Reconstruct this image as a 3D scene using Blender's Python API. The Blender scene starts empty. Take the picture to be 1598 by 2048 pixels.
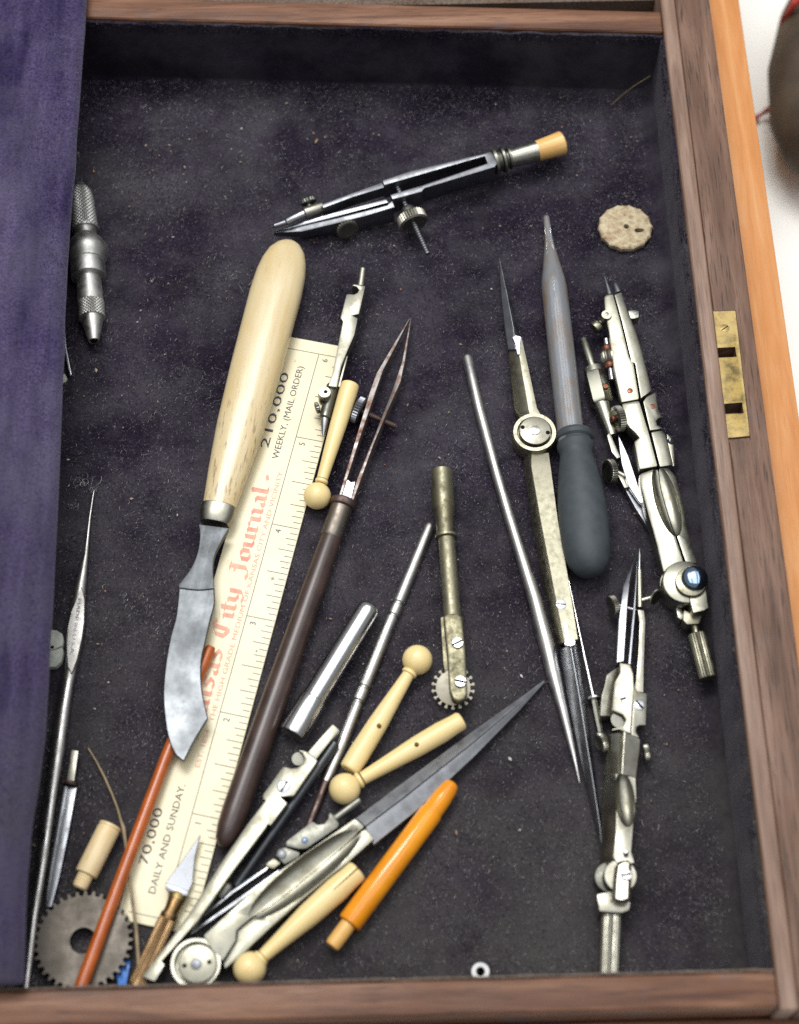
import bpy, bmesh, math, random
import numpy as np
from mathutils import Vector, Matrix, noise

random.seed(7)
rng = np.random.default_rng(7)
S = 0.01                                    # everything below is written in centimetres
scene = bpy.context.scene
COL = scene.collection

# ------------------------------------------------------------------ camera
F = 3500.0                                  # focal length in photo pixels (photo 1598 x 2048)
TH = math.radians(63.8)                     # how far the camera looks down
HC = 39.55                                  # camera height above the tray floor, cm
YAW = math.radians(1.44)
sT, cT, sY, cY = math.sin(TH), math.cos(TH), math.sin(YAW), math.cos(YAW)

cam = bpy.data.cameras.new("camera")
cam.sensor_fit = 'VERTICAL'
cam.sensor_height = 36.0
cam.lens = F / 2048.0 * 36.0
cam.clip_start = 0.01
cam.clip_end = 50.0
cam.dof.use_dof = True
cam.dof.focus_distance = 0.446
cam.dof.aperture_fstop = 11.0
cam_o = bpy.data.objects.new("camera", cam)
cam_o.location = (0, 0, HC * S)
cam_o.rotation_euler = (math.pi / 2 - TH, 0, -YAW)
COL.objects.link(cam_o)
scene.camera = cam_o

# ------------------------------------------------------------------ light: a big soft window beyond the case, dim room
world = bpy.data.worlds.new("World")
scene.world = world
world.use_nodes = True
world.node_tree.nodes["Background"].inputs[0].default_value = (0.92, 0.94, 1.0, 1)
world.node_tree.nodes["Background"].inputs[1].default_value = 0.34


def area(name, loc, target, sx, sy, power, color):
    l = bpy.data.lights.new(name, 'AREA')
    l.shape = 'RECTANGLE'
    l.size, l.size_y = sx, sy
    l.energy = power
    l.color = color
    o = bpy.data.objects.new(name, l)
    o.location = loc
    o.rotation_euler = (Vector(target) - Vector(loc)).to_track_quat('-Z', 'Y').to_euler()
    COL.objects.link(o)
    return o


area("window_light", (-0.22, 0.92, 1.82), (0, 0.18, 0), 0.75, 0.5, 23.5, (1.0, 0.98, 0.94))
for lx, lw in ((-0.64, 0.62), (0.16, 0.64), (0.96, 0.62)):      # added overhead strips, no lamps seen there, streaking the metal with reflections
    area("reflection_strip", (lx, 0.55, 1.75), (lx, 0.5499, 0), lw, 2.3, 11.5, (0.96, 0.98, 1.0))

vs = scene.view_settings
vs.view_transform = 'Standard'
vs.look = 'None'
vs.exposure = 0.0
vs.gamma = 1.0
vs.use_curve_mapping = False
scene.cycles.use_denoising = False
scene.cycles.max_bounces = 8


# ------------------------------------------------------------------ tray plan: photo measurements -> cm on a level plane at height z
def P(u, v, z=0.0):
    a, b = u - 799.0, v - 1024.0
    dn, fw = F * sT + b * cT, F * cT - b * sT
    k = (HC - z) / dn
    X, Y = a * k, fw * k
    return Vector((X * cY + Y * sY, -X * sY + Y * cY, z))


def CM(v, z=0.0):
    return (HC - z) / (F * sT + (v - 1024.0) * cT)


# measured enlargements: (left, top, scale)
a2 = (500, 220, 2.421)
a3 = (1140, 0, 3.3035)
a4 = (80, 340, 4.655)
a5 = (320, 460, 3.4125)
a6 = (580, 500, 3.532)
a7 = (300, 1000, 3.656)
b1 = (900, 420, 4.268)
b2 = (1130, 520, 4.6545)
b3 = (1180, 860, 3.793)
b4 = (960, 800, 4.096)
b5 = (1060, 1080, 4.267)
b6 = (1100, 1440, 3.792)
b7 = (820, 920, 3.939)
c1 = (40, 940, 3.657)
c2 = (40, 1460, 3.794)
c3 = (260, 1600, 4.205)
c4 = (400, 1400, 4.439)
c5 = (640, 1260, 3.329)
c6 = (540, 1180, 4.268)
c7 = (440, 1540, 3.196)
d3 = (0, 1700, 4.994)
d5 = (0, 600, 4.097)
px = (0, 0, 1.0)


def U(cr, x, y):
    return cr[0] + x / cr[2], cr[1] + y / cr[2]


# ------------------------------------------------------------------ materials
def nodes_of(name):
    m = bpy.data.materials.new(name)
    m.use_nodes = True
    nt = m.node_tree
    b = nt.nodes["Principled BSDF"]
    return m, nt, b


def N(nt, t, **kw):
    n = nt.nodes.new(t)
    for k, v in kw.items():
        setattr(n, k, v)
    return n


def coords(nt, scale=(1, 1, 1), kind="Object"):
    tc = N(nt, "ShaderNodeTexCoord")
    mp = N(nt, "ShaderNodeMapping")
    mp.inputs["Scale"].default_value = scale
    nt.links.new(tc.outputs[kind], mp.inputs["Vector"])
    return mp.outputs["Vector"]


def noise_t(nt, vec, scale, detail=3.0, rough=0.55, dist=0.0):
    n = N(nt, "ShaderNodeTexNoise")
    n.inputs["Scale"].default_value = scale
    n.inputs["Detail"].default_value = detail
    n.inputs["Roughness"].default_value = rough
    n.inputs["Distortion"].default_value = dist
    nt.links.new(vec, n.inputs["Vector"])
    return n.outputs["Fac"]


def ramp(nt, fac, stops):
    r = N(nt, "ShaderNodeValToRGB")
    els = r.color_ramp.elements
    while len(els) < len(stops):
        els.new(0.5)
    for e, (p, c) in zip(els, stops):
        e.position = p
        e.color = (*c, 1) if len(c) == 3 else c
    nt.links.new(fac, r.inputs["Fac"])
    return r.outputs["Color"]


def mix(nt, fac, a, b, kind='MIX'):
    n = N(nt, "ShaderNodeMix", data_type='RGBA', blend_type=kind)
    for sock, v in ((n.inputs[0], fac), (n.inputs[6], a), (n.inputs[7], b)):
        if hasattr(v, "is_linked") or hasattr(v, "links"):
            nt.links.new(v, sock)
        elif isinstance(v, (int, float)):
            sock.default_value = v
        else:
            sock.default_value = (*v, 1)
    return n.outputs[2]


def maprange(nt, fac, a, b, c, d):
    n = N(nt, "ShaderNodeMapRange")
    for i, v in enumerate((a, b, c, d)):
        n.inputs[i + 1].default_value = v
    nt.links.new(fac, n.inputs[0])
    return n.outputs[0]


def bump(nt, b, height, dist, strength=1.0):
    n = N(nt, "ShaderNodeBump")
    n.inputs["Distance"].default_value = dist
    n.inputs["Strength"].default_value = strength
    nt.links.new(height, n.inputs["Height"])
    nt.links.new(n.outputs[0], b.inputs["Normal"])


def metal(name, col, rough=0.3, tarnish=(0.2, 0.17, 0.12), amount=0.4, tscale=350, metallic=1.0, brushed=True, spots=0.0, wear=0.0, pits=0.0):
    m, nt, b = nodes_of(name)
    b.inputs["Metallic"].default_value = metallic
    v = coords(nt)
    n1 = noise_t(nt, v, tscale, 5, 0.65)
    n2 = noise_t(nt, v, tscale * 4.5, 3, 0.6)
    f = maprange(nt, n1, 0.42, 0.72, 0.0, amount)
    c = mix(nt, f, col, tarnish)
    if spots:
        sp = maprange(nt, n2, 0.60, 0.70, 0.0, spots)
        c = mix(nt, sp, c, (0.05, 0.04, 0.035))
    if pits:                                    # small rust pits and long grinding marks
        pv = noise_t(nt, v, 1500, 3, 0.7)
        reg = noise_t(nt, v, 130, 2)
        pm = N(nt, "ShaderNodeMath", operation='MULTIPLY')
        nt.links.new(maprange(nt, pv, 0.55, 0.66, 0, pits), pm.inputs[0])
        nt.links.new(maprange(nt, reg, 0.42, 0.62, 0.1, 1), pm.inputs[1])
        c = mix(nt, pm.outputs[0], c, (0.025, 0.018, 0.013))
        c = mix(nt, maprange(nt, noise_t(nt, coords(nt, (25, 900, 900)), 1.0, 3), 0.5, 0.7, 0, 0.4), c, tuple(x * 1.8 for x in col))
    if wear:
        g = N(nt, "ShaderNodeNewGeometry")
        wf = maprange(nt, g.outputs["Pointiness"], 0.515, 0.60, 0.0, wear)
        c = mix(nt, wf, c, tuple(min(0.95, x * 1.5 + 0.06) for x in col))
    nt.links.new(c, b.inputs["Base Color"])
    nt.links.new(maprange(nt, n1, 0.3, 0.75, rough * 0.75, min(1, rough * 1.55)), b.inputs["Roughness"])
    if brushed:
        vb = coords(nt, (60, 1800, 1800))
        bump(nt, b, noise_t(nt, vb, 1.0, 2), 0.00002, 0.15)
    return m


NICKEL = metal("nickel_silver", (0.285, 0.28, 0.228), 0.31, (0.15, 0.136, 0.092), 0.7, 260, spots=0.25, wear=0.6)
NICKEL_M = metal("nickel_silver_warm", (0.215, 0.208, 0.165), 0.33, (0.12, 0.108, 0.072), 0.6, 260, spots=0.2, wear=0.9)
NICKEL_G = metal("nickel_silver_grey", (0.24, 0.232, 0.19), 0.34, (0.13, 0.118, 0.08), 0.7, 330, spots=0.2, wear=0.9)
NICKEL_D = metal("nickel_dark", (0.13, 0.13, 0.11), 0.38, (0.07, 0.063, 0.047), 0.6, 330, wear=0.7)
BRASS_OLD = metal("old_brass", (0.235, 0.222, 0.162), 0.38, (0.13, 0.115, 0.078), 0.5, 700, spots=0.4, wear=0.6)
PATINA = metal("patinated_brass", (0.22, 0.205, 0.135), 0.48, (0.10, 0.088, 0.055), 0.9, 380, spots=0.8, wear=0.6)
SATIN_L = metal("light_satin_steel", (0.56, 0.55, 0.53), 0.36, (0.34, 0.31, 0.28), 0.6, 260, spots=0.3)
SATIN = metal("satin_steel", (0.50, 0.495, 0.47), 0.42, (0.30, 0.29, 0.26), 0.5, 300, spots=0.2, wear=0.6)
BRASS = metal("yellow_brass", (0.22, 0.158, 0.055), 0.42, (0.065, 0.052, 0.034), 1.0, 300, spots=0.6, wear=0.4)
BRONZE = metal("brown_brass", (0.22, 0.135, 0.06), 0.40, (0.11, 0.068, 0.033), 0.6, 300, wear=0.5)
STEEL = metal("steel", (0.36, 0.37, 0.39), 0.28, (0.20, 0.19, 0.185), 0.6, 320, spots=0.3, wear=0.3)
STEEL_D = metal("dark_steel", (0.23, 0.24, 0.26), 0.32, (0.11, 0.105, 0.10), 0.6, 300, spots=0.2, wear=0.7)
GUN = metal("gunmetal", (0.15, 0.157, 0.172), 0.38, (0.09, 0.083, 0.07), 0.6, 300, spots=0.2, wear=0.8)
CHROME = metal("polished_steel", (0.58, 0.58, 0.57), 0.22, (0.32, 0.305, 0.28), 0.5, 240, spots=0.2)
BLUED = metal("blued_steel", (0.10, 0.13, 0.19), 0.30, (0.05, 0.06, 0.08), 0.4, 260)
BLUE_POL = metal("blue_polished_steel", (0.30, 0.40, 0.52), 0.12, (0.2, 0.26, 0.33), 0.3, 200, brushed=False)
COPPER = metal("copper", (0.24, 0.10, 0.065), 0.5, (0.13, 0.055, 0.035), 0.5, 500)
RUST = metal("rusty_steel", (0.30, 0.28, 0.27), 0.5, (0.20, 0.085, 0.04), 1.0, 420, spots=0.5)
RUST_B = metal("brown_rust", (0.16, 0.115, 0.105), 0.5, (0.09, 0.055, 0.045), 0.8, 420)
KNIFE = metal("pitted_blade_steel", (0.085, 0.093, 0.100), 0.42, (0.050, 0.050, 0.051), 0.5, 70, spots=0.0, wear=0.8, pits=0.9)
GEAR = metal("grey_gear_metal", (0.125, 0.110, 0.094), 0.5, (0.15, 0.135, 0.115), 0.9, 180, spots=0.4)
BLADE = metal("grey_blade_steel", (0.17, 0.175, 0.185), 0.40, (0.10, 0.098, 0.098), 0.5, 300, spots=0.2, wear=0.9)
PALE = metal("pale_wheel_metal", (0.62, 0.58, 0.47), 0.55, (0.42, 0.38, 0.28), 0.6, 400, metallic=0.6)


def plain(name, col, rough=0.5, spec=0.5, col2=None, scale=400, bumpd=0.0):
    m, nt, b = nodes_of(name)
    v = coords(nt)
    n = noise_t(nt, v, scale, 4)
    c2 = col2 or tuple(x * 0.75 for x in col)
    nt.links.new(ramp(nt, n, [(0.35, col), (0.72, c2)]), b.inputs["Base Color"])
    b.inputs["Roughness"].default_value = rough
    b.inputs["Specular IOR Level"].default_value = spec
    if bumpd:
        bump(nt, b, n, bumpd)
    return m


def bone(name, col, col2, fleck, flecks=0.5, rough=0.32, sss=0.12, fleck_x=None):
    m, nt, b = nodes_of(name)
    v = coords(nt, (1.0, 5.0, 5.0))
    n = noise_t(nt, v, 70, 4, 0.55)
    c = ramp(nt, n, [(0.32, col), (0.70, col2)])
    vf = coords(nt, (1.0, 7.0, 7.0))
    nf = noise_t(nt, vf, 210, 3, 0.6)
    big = noise_t(nt, coords(nt), 90, 2)
    ff = N(nt, "ShaderNodeMath", operation='MULTIPLY')
    nt.links.new(maprange(nt, nf, 0.62, 0.72, 0, flecks * (0.35 if fleck_x else 1.0)), ff.inputs[0])
    nt.links.new(maprange(nt, big, 0.45, 0.62, 0, 1), ff.inputs[1])
    if fleck_x:                                 # open pores show where the bone was cut thin near the ferrule
        sx = N(nt, "ShaderNodeSeparateXYZ")
        nt.links.new(coords(nt), sx.inputs[0])
        f2 = N(nt, "ShaderNodeMath", operation='MULTIPLY')
        nt.links.new(maprange(nt, nf, 0.56, 0.66, 0, flecks), f2.inputs[0])
        nt.links.new(maprange(nt, sx.outputs[0], fleck_x[0], fleck_x[1], 0, 1), f2.inputs[1])
        c = mix(nt, f2.outputs[0], c, fleck)
    c = mix(nt, ff.outputs[0], c, fleck)
    nt.links.new(c, b.inputs["Base Color"])
    b.inputs["Roughness"].default_value = rough
    b.inputs["Subsurface Weight"].default_value = sss
    b.inputs["Subsurface Radius"].default_value = (0.0016, 0.001, 0.0005)
    b.inputs["Subsurface Scale"].default_value = 1.0
    bump(nt, b, nf, 0.00003, 0.5)
    return m


BONE = bone("bone_handle", (0.60, 0.50, 0.305), (0.56, 0.425, 0.215), (0.16, 0.085, 0.045), 0.6, rough=0.24, fleck_x=(-0.032, -0.006))
IVORY = bone("turned_ivory", (0.80, 0.64, 0.32), (0.75, 0.57, 0.25), (0.35, 0.20, 0.07), 0.25, 0.34)
IVORY_P = bone("pale_bone", (0.76, 0.62, 0.38), (0.62, 0.45, 0.22), (0.30, 0.18, 0.08), 0.35, 0.42)
AMBER_BONE = bone("yellow_bone", (0.78, 0.50, 0.18), (0.62, 0.34, 0.10), (0.3, 0.15, 0.05), 0.3)
AMBER = plain("amber_plastic", (0.78, 0.30, 0.012), 0.18, 0.5, (0.62, 0.20, 0.008), 90)
AMBER_T = plain("pale_amber_tenon", (0.72, 0.43, 0.13), 0.4, 0.5, (0.6, 0.32, 0.08), 300)
EBONY = plain("dark_rosewood", (0.060, 0.036, 0.030), 0.34, 0.55, (0.030, 0.018, 0.015), 160)
BLACKROD = plain("black_ebonite", (0.022, 0.026, 0.034), 0.28, 0.6, (0.015, 0.017, 0.02), 200)
REDSTICK = plain("red_brown_lacquer", (0.42, 0.095, 0.014), 0.3, 0.6, (0.30, 0.06, 0.008), 260)
RUBBER = plain("grey_rubber", (0.052, 0.062, 0.069), 0.6, 0.4, (0.037, 0.045, 0.051), 350, 0.00004)
BLUEPLASTIC = plain("blue_plastic", (0.02, 0.18, 0.62), 0.35)
WHITEBIT = plain("chalky_white", (0.55, 0.56, 0.50), 0.7, 0.3, (0.35, 0.36, 0.31), 500)
HOLE = plain("hole_shade", (0.010, 0.009, 0.008), 0.8, 0.1)  # dark stand-in for the shade inside holes, bores and slots
INKBLACK = plain("black_ink", (0.035, 0.035, 0.05), 0.6, 0.3, (0.08, 0.08, 0.10), 900)
INKRED = plain("faded_red_ink", (0.66, 0.26, 0.19), 0.6, 0.3, (0.74, 0.46, 0.33), 500)
BUTTON = plain("crusty_button", (0.56, 0.48, 0.31), 0.5, 0.5, (0.30, 0.19, 0.10), 620, 0.0012)
TABLEWHITE = plain("white_table", (0.86, 0.87, 0.83), 0.6, 0.3, (0.82, 0.83, 0.79), 20)
LEATHER = plain("brown_leather", (0.10, 0.082, 0.060), 0.65, 0.3, (0.045, 0.037, 0.028), 60, 0.0006)
REDCORD = plain("red_cord", (0.45, 0.05, 0.04), 0.7)
WIRE = plain("tan_bristle", (0.30, 0.23, 0.13), 0.45, 0.5, (0.16, 0.12, 0.07), 300)


def celluloid():
    m, nt, b = nodes_of("celluloid_ruler")
    v = coords(nt)
    n = noise_t(nt, v, 60, 4, 0.6)
    c = ramp(nt, n, [(0.3, (0.73, 0.665, 0.455)), (0.7, (0.65, 0.57, 0.36))])
    sp = maprange(nt, noise_t(nt, v, 420, 2), 0.70, 0.76, 0, 0.6)
    c = mix(nt, sp, c, (0.40, 0.27, 0.10))
    nt.links.new(c, b.inputs["Base Color"])
    b.inputs["Roughness"].default_value = 0.38
    b.inputs["Subsurface Weight"].default_value = 0.05
    b.inputs["Subsurface Radius"].default_value = (0.001, 0.0008, 0.0005)
    return m


RULER = celluloid()


def velvet(name, c_dark, c_light, sheen_col, sheen=0.6, stretch=(1, 1, 1), scale=55, dust=0.35, dustcol=(0.16, 0.15, 0.17), near_grey=0.0, near_col=(0.050, 0.047, 0.045)):
    m, nt, b = nodes_of(name)
    v = coords(nt, stretch)
    n = noise_t(nt, v, scale, 5, 0.62)
    fine = noise_t(nt, coords(nt), 1400, 2, 0.7)
    c = ramp(nt, n, [(0.36, c_dark), (0.68, c_light)])
    g = ramp(nt, fine, [(0.3, (0.35, 0.35, 0.35)), (0.75, (1.75, 1.75, 1.75))])
    c = mix(nt, 0.8, c, g, 'MULTIPLY')
    d1 = noise_t(nt, coords(nt), 38, 6, 0.7)
    d0 = noise_t(nt, coords(nt), 13, 3, 0.6)
    dm = N(nt, "ShaderNodeMath", operation='MULTIPLY_ADD')
    nt.links.new(d0, dm.inputs[0])
    dm.inputs[1].default_value = 0.55
    nt.links.new(d1, dm.inputs[2])
    d2 = maprange(nt, dm.outputs[0], 0.68, 1.02, 0.0, dust)
    c = mix(nt, d2, c, dustcol)
    if near_grey:                                  # greyer towards the near rail; on the floor this paints sheen into the colour
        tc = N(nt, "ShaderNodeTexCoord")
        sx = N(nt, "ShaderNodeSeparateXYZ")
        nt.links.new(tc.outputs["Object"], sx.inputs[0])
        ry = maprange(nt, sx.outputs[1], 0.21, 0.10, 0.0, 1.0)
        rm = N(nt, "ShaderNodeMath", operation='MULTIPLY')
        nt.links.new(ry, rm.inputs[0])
        nt.links.new(maprange(nt, d1, 0.30, 0.62, 0.15, near_grey), rm.inputs[1])
        c = mix(nt, rm.outputs[0], c, near_col)
    nt.links.new(c, b.inputs["Base Color"])
    b.inputs["Roughness"].default_value = 0.95
    b.inputs["Specular IOR Level"].default_value = 0.08
    b.inputs["Sheen Weight"].default_value = sheen
    b.inputs["Sheen Roughness"].default_value = 0.45
    b.inputs["Sheen Tint"].default_value = (*sheen_col, 1)
    bump(nt, b, fine, 0.0004, 0.8)
    return m


VELVET = velvet("dark_velvet", (0.009, 0.0062, 0.0125), (0.026, 0.020, 0.033), (0.45, 0.42, 0.48), 0.20, dust=0.5, dustcol=(0.115, 0.107, 0.118), near_grey=0.8, near_col=(0.052, 0.048, 0.045))
VELVET_P = velvet("purple_velvet", (0.020, 0.014, 0.046), (0.064, 0.049, 0.110), (0.6, 0.55, 0.8), 0.35, (3.0, 0.4, 1), 60, 0.45, (0.12, 0.108, 0.15), near_grey=0.8, near_col=(0.042, 0.038, 0.048))  # panel cloth greyer towards its near end
VELVET_B = velvet("brown_velvet", (0.10, 0.07, 0.05), (0.16, 0.12, 0.09), (0.5, 0.4, 0.3), 0.3)


def wood(name, c1, c2, c3, axis='Y', rough=0.5, pores=0.55, stain=0.3):
    m, nt, b = nodes_of(name)
    sc = {'X': (1.0, 14, 14), 'Y': (14, 1.0, 14)}[axis]
    sp = {'X': (1.3, 34, 34), 'Y': (34, 1.3, 34)}[axis]
    n = noise_t(nt, coords(nt, sc), 22, 5, 0.6, 0.6)
    c = ramp(nt, n, [(0.30, c1), (0.52, c2), (0.74, c3)])
    po = noise_t(nt, coords(nt, sp), 75, 3, 0.6)
    pf = maprange(nt, po, 0.56, 0.66, 0, pores)
    c = mix(nt, pf, c, tuple(x * 0.18 for x in c1))
    big = noise_t(nt, coords(nt), 45, 3, 0.6)
    c = mix(nt, maprange(nt, big, 0.60, 0.70, 0, stain), c, (0.085, 0.085, 0.10))
    nt.links.new(c, b.inputs["Base Color"])
    nt.links.new(maprange(nt, big, 0.3, 0.7, rough * 0.8, rough * 1.25), b.inputs["Roughness"])
    b.inputs["Specular IOR Level"].default_value = 0.28
    bump(nt, b, po, -0.00012, 0.7)
    return m


WOOD_Y = wood("walnut_lengthwise", (0.070, 0.032, 0.018), (0.145, 0.078, 0.050), (0.22, 0.130, 0.090), 'Y', 0.5, 0.75)
WOOD_X = wood("walnut_crosswise", (0.062, 0.022, 0.010), (0.155, 0.068, 0.035), (0.26, 0.135, 0.080), 'X', 0.45, 0.6, 0.5)
WOOD_L = wood("worn_walnut_lip", (0.13, 0.072, 0.046), (0.23, 0.145, 0.104), (0.33, 0.232, 0.18), 'Y', 0.42, 0.3)
WOOD_O = wood("orange_wood", (0.45, 0.17, 0.045), (0.53, 0.225, 0.07), (0.58, 0.30, 0.125), 'Y', 0.5, 0.12, 0.0)


def glass():
    """old cloudy glass: clear shell under a thin grey and brown film"""
    m, nt, b = nodes_of("cloudy_glass")
    n = noise_t(nt, coords(nt, (1, 4, 4)), 90, 4, 0.6)
    d = N(nt, "ShaderNodeBsdfDiffuse")
    nt.links.new(ramp(nt, n, [(0.42, (0.46, 0.48, 0.51)), (0.68, (0.33, 0.23, 0.15))]), d.inputs[0])
    tr = N(nt, "ShaderNodeBsdfTransparent")
    tr.inputs[0].default_value = (0.88, 0.90, 0.92, 1)
    m1 = N(nt, "ShaderNodeMixShader")
    nt.links.new(maprange(nt, n, 0.35, 0.65, 0.34, 0.50), m1.inputs[0])
    nt.links.new(tr.outputs[0], m1.inputs[1])
    nt.links.new(d.outputs[0], m1.inputs[2])
    gl = N(nt, "ShaderNodeBsdfGlossy")
    gl.inputs["Roughness"].default_value = 0.07
    fr = N(nt, "ShaderNodeFresnel")
    fr.inputs[0].default_value = 1.5
    m2 = N(nt, "ShaderNodeMixShader")
    nt.links.new(fr.outputs[0], m2.inputs[0])
    nt.links.new(m1.outputs[0], m2.inputs[1])
    nt.links.new(gl.outputs[0], m2.inputs[2])
    nt.links.new(m2.outputs[0], nt.nodes["Material Output"].inputs[0])
    return m


GLASS = glass()


def island_mat(name, stops, rough=0.9, spec=0.1, near_grey=None):
    m, nt, b = nodes_of(name)
    g = N(nt, "ShaderNodeNewGeometry")
    c = ramp(nt, g.outputs["Random Per Island"], stops)
    if near_grey:                                  # pile greyer towards the front, sheen painted into its colour
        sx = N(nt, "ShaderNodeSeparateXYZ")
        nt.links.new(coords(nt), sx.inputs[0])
        c = mix(nt, maprange(nt, sx.outputs[1], 0.22, 0.10, 0.0, 0.8), c, ramp(nt, g.outputs["Random Per Island"], near_grey))
    nt.links.new(c, b.inputs["Base Color"])
    b.inputs["Roughness"].default_value = rough
    b.inputs["Specular IOR Level"].default_value = spec
    return m


NAP = island_mat("velvet_pile", [(0.0, (0.008, 0.0055, 0.012)), (0.45, (0.038, 0.029, 0.047)), (0.8, (0.092, 0.082, 0.104)), (1.0, (0.21, 0.20, 0.22))], near_grey=[(0.0, (0.012, 0.0105, 0.010)), (0.45, (0.050, 0.046, 0.044)), (0.8, (0.115, 0.108, 0.104)), (1.0, (0.23, 0.22, 0.215))])
NAP_P = island_mat("purple_pile", [(0.0, (0.032, 0.024, 0.062)), (0.7, (0.062, 0.05, 0.105)), (1.0, (0.15, 0.135, 0.21))])
LINT = island_mat("grey_lint", [(0.0, (0.07, 0.066, 0.08)), (0.6, (0.20, 0.19, 0.21)), (0.94, (0.32, 0.31, 0.32)), (1.0, (0.62, 0.60, 0.57))])
CRUMB = island_mat("tan_crumbs", [(0.0, (0.30, 0.23, 0.13)), (0.4, (0.45, 0.38, 0.26)), (0.7, (0.45, 0.22, 0.10)), (0.85, (0.5, 0.48, 0.44)), (1.0, (0.75, 0.73, 0.7))])


# ------------------------------------------------------------------ mesh helpers (cm, tray coordinates)
def tag(o, label=None, cat=None, group=None, kind=None):
    if label: o["label"] = label
    if cat: o["category"] = cat
    if group: o["group"] = group
    if kind: o["kind"] = kind
    return o


def link_mesh(name, verts, faces, mat, parent=None, inv=None, smooth=35):
    me = bpy.data.meshes.new(name)
    if inv is not None:
        verts = [inv @ Vector(v) for v in verts]
    me.from_pydata([(v[0] * S, v[1] * S, v[2] * S) for v in verts], [], faces)
    return finish(name, me, mat, parent, smooth)


def finish(name, me, mat, parent=None, smooth=35):
    bm = bmesh.new()
    bm.from_mesh(me)
    bmesh.ops.recalc_face_normals(bm, faces=bm.faces)
    bm.to_mesh(me)
    bm.free()
    if smooth:
        for p in me.polygons:
            p.use_smooth = True
        me.set_sharp_from_angle(angle=math.radians(smooth))
    me.materials.append(mat)
    o = bpy.data.objects.new(name, me)
    COL.objects.link(o)
    if parent is not None:
        o.parent = parent
    return o


def frame_of(axis):
    axis = axis.normalized()
    up = Vector((0, 0, 1))
    if abs(axis.z) > 0.9:
        up = Vector((0, 1, 0))
    n1 = up.cross(axis).normalized()
    n2 = axis.cross(n1).normalized()
    return n1, n2


def lathe_geo(a, b, prof, seg=20, knurl=0, kdepth=0.07, vsq=1.0, power=2.0, kband=None, phase=0.0):
    """prof: (fraction along a->b, radius cm)."""
    ax = b - a
    n1, n2 = frame_of(ax)
    if knurl:
        seg = knurl * 2
    verts, faces, rings = [], [], []
    for s, r in prof:
        c = a + ax * s
        if r <= 1e-5:
            rings.append([len(verts)])
            verts.append(c)
            continue
        ring = []
        for i in range(seg):
            t = 2 * math.pi * i / seg + phase
            rr = r
            if knurl and (kband is None or kband[0] <= s <= kband[1]) and i % 2:
                rr = r * (1 - kdepth)
            ct, st = math.cos(t), math.sin(t)
            if power != 2.0:
                k = (abs(ct) ** power + abs(st) ** power) ** (-1.0 / power)
                ct, st = ct * k, st * k
            ring.append(len(verts))
            verts.append(c + n1 * (rr * ct) + n2 * (rr * st * vsq))
        rings.append(ring)
    for r0, r1 in zip(rings, rings[1:]):
        if len(r0) == 1 and len(r1) == 1:
            continue
        if len(r0) == 1:
            faces += [(r0[0], r1[i], r1[(i + 1) % seg]) for i in range(seg)]
        elif len(r1) == 1:
            faces += [(r0[i], r0[(i + 1) % seg], r1[0]) for i in range(seg)]
        else:
            faces += [(r0[i], r0[(i + 1) % seg], r1[(i + 1) % seg], r1[i]) for i in range(seg)]
    if len(rings[0]) > 1: faces.append(tuple(rings[0]))
    if len(rings[-1]) > 1: faces.append(tuple(rings[-1]))
    return verts, faces


def tube_geo(pts, radii, seg=10, vsq=1.0):
    verts, faces, rings = [], [], []
    n = len(pts)
    for i, p in enumerate(pts):
        d = (pts[min(i + 1, n - 1)] - pts[max(i - 1, 0)])
        n1, n2 = frame_of(d)
        ring = []
        for k in range(seg):
            t = 2 * math.pi * k / seg
            ring.append(len(verts))
            verts.append(p + n1 * (radii[i] * math.cos(t)) + n2 * (radii[i] * vsq * math.sin(t)))
        rings.append(ring)
    for r0, r1 in zip(rings, rings[1:]):
        faces += [(r0[i], r0[(i + 1) % seg], r1[(i + 1) % seg], r1[i]) for i in range(seg)]
    faces += [tuple(rings[0]), tuple(rings[-1])]
    return verts, faces


def bevelled(verts, faces, w, segs=2):
    bm = bmesh.new()
    vs_ = [bm.verts.new(v) for v in verts]
    for f in faces:
        bm.faces.new([vs_[i] for i in f])
    bmesh.ops.recalc_face_normals(bm, faces=bm.faces)
    if w:
        ed = [e for e in bm.edges if len(e.link_faces) == 2 and e.calc_face_angle(0) > 0.5]
        bmesh.ops.bevel(bm, geom=ed, offset=w, segments=segs, profile=0.6, affect='EDGES', clamp_overlap=True)
    bmesh.ops.triangulate(bm, faces=[f for f in bm.faces if len(f.verts) > 4])
    bm.verts.index_update()
    v2 = [v.co.copy() for v in bm.verts]
    f2 = [tuple(v.index for v in f.verts) for f in bm.faces]
    bm.free()
    return v2, f2


def bake_cut(o, cutters):
    """carve closed shapes (verts, faces in the object's own metres) out of o for good"""
    tmp = []
    for i, (v, f) in enumerate(cutters):
        me = bpy.data.meshes.new("cut")
        me.from_pydata(v, [], f)
        bm = bmesh.new(); bm.from_mesh(me)
        bmesh.ops.recalc_face_normals(bm, faces=bm.faces)
        bm.to_mesh(me); bm.free()
        c = bpy.data.objects.new("cut", me)
        COL.objects.link(c)
        c.matrix_world = Matrix.Identity(4)
        tmp.append(c)
    par = o.parent
    o.parent = None
    for c in tmp:
        md = o.modifiers.new("b", 'BOOLEAN')
        md.operation = 'DIFFERENCE'
        md.solver = 'EXACT'
        md.object = c
    bpy.context.view_layer.update()
    dg = bpy.context.evaluated_depsgraph_get()
    me = bpy.data.meshes.new_from_object(o.evaluated_get(dg))
    o.modifiers.clear()
    old = o.data
    if len(me.polygons) > 8:
        o.data = me
        for p in me.polygons: p.use_smooth = True
        me.set_sharp_from_angle(angle=math.radians(35))
    o.parent = par
    for c in tmp:
        bpy.data.objects.remove(c)
    return o


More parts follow.
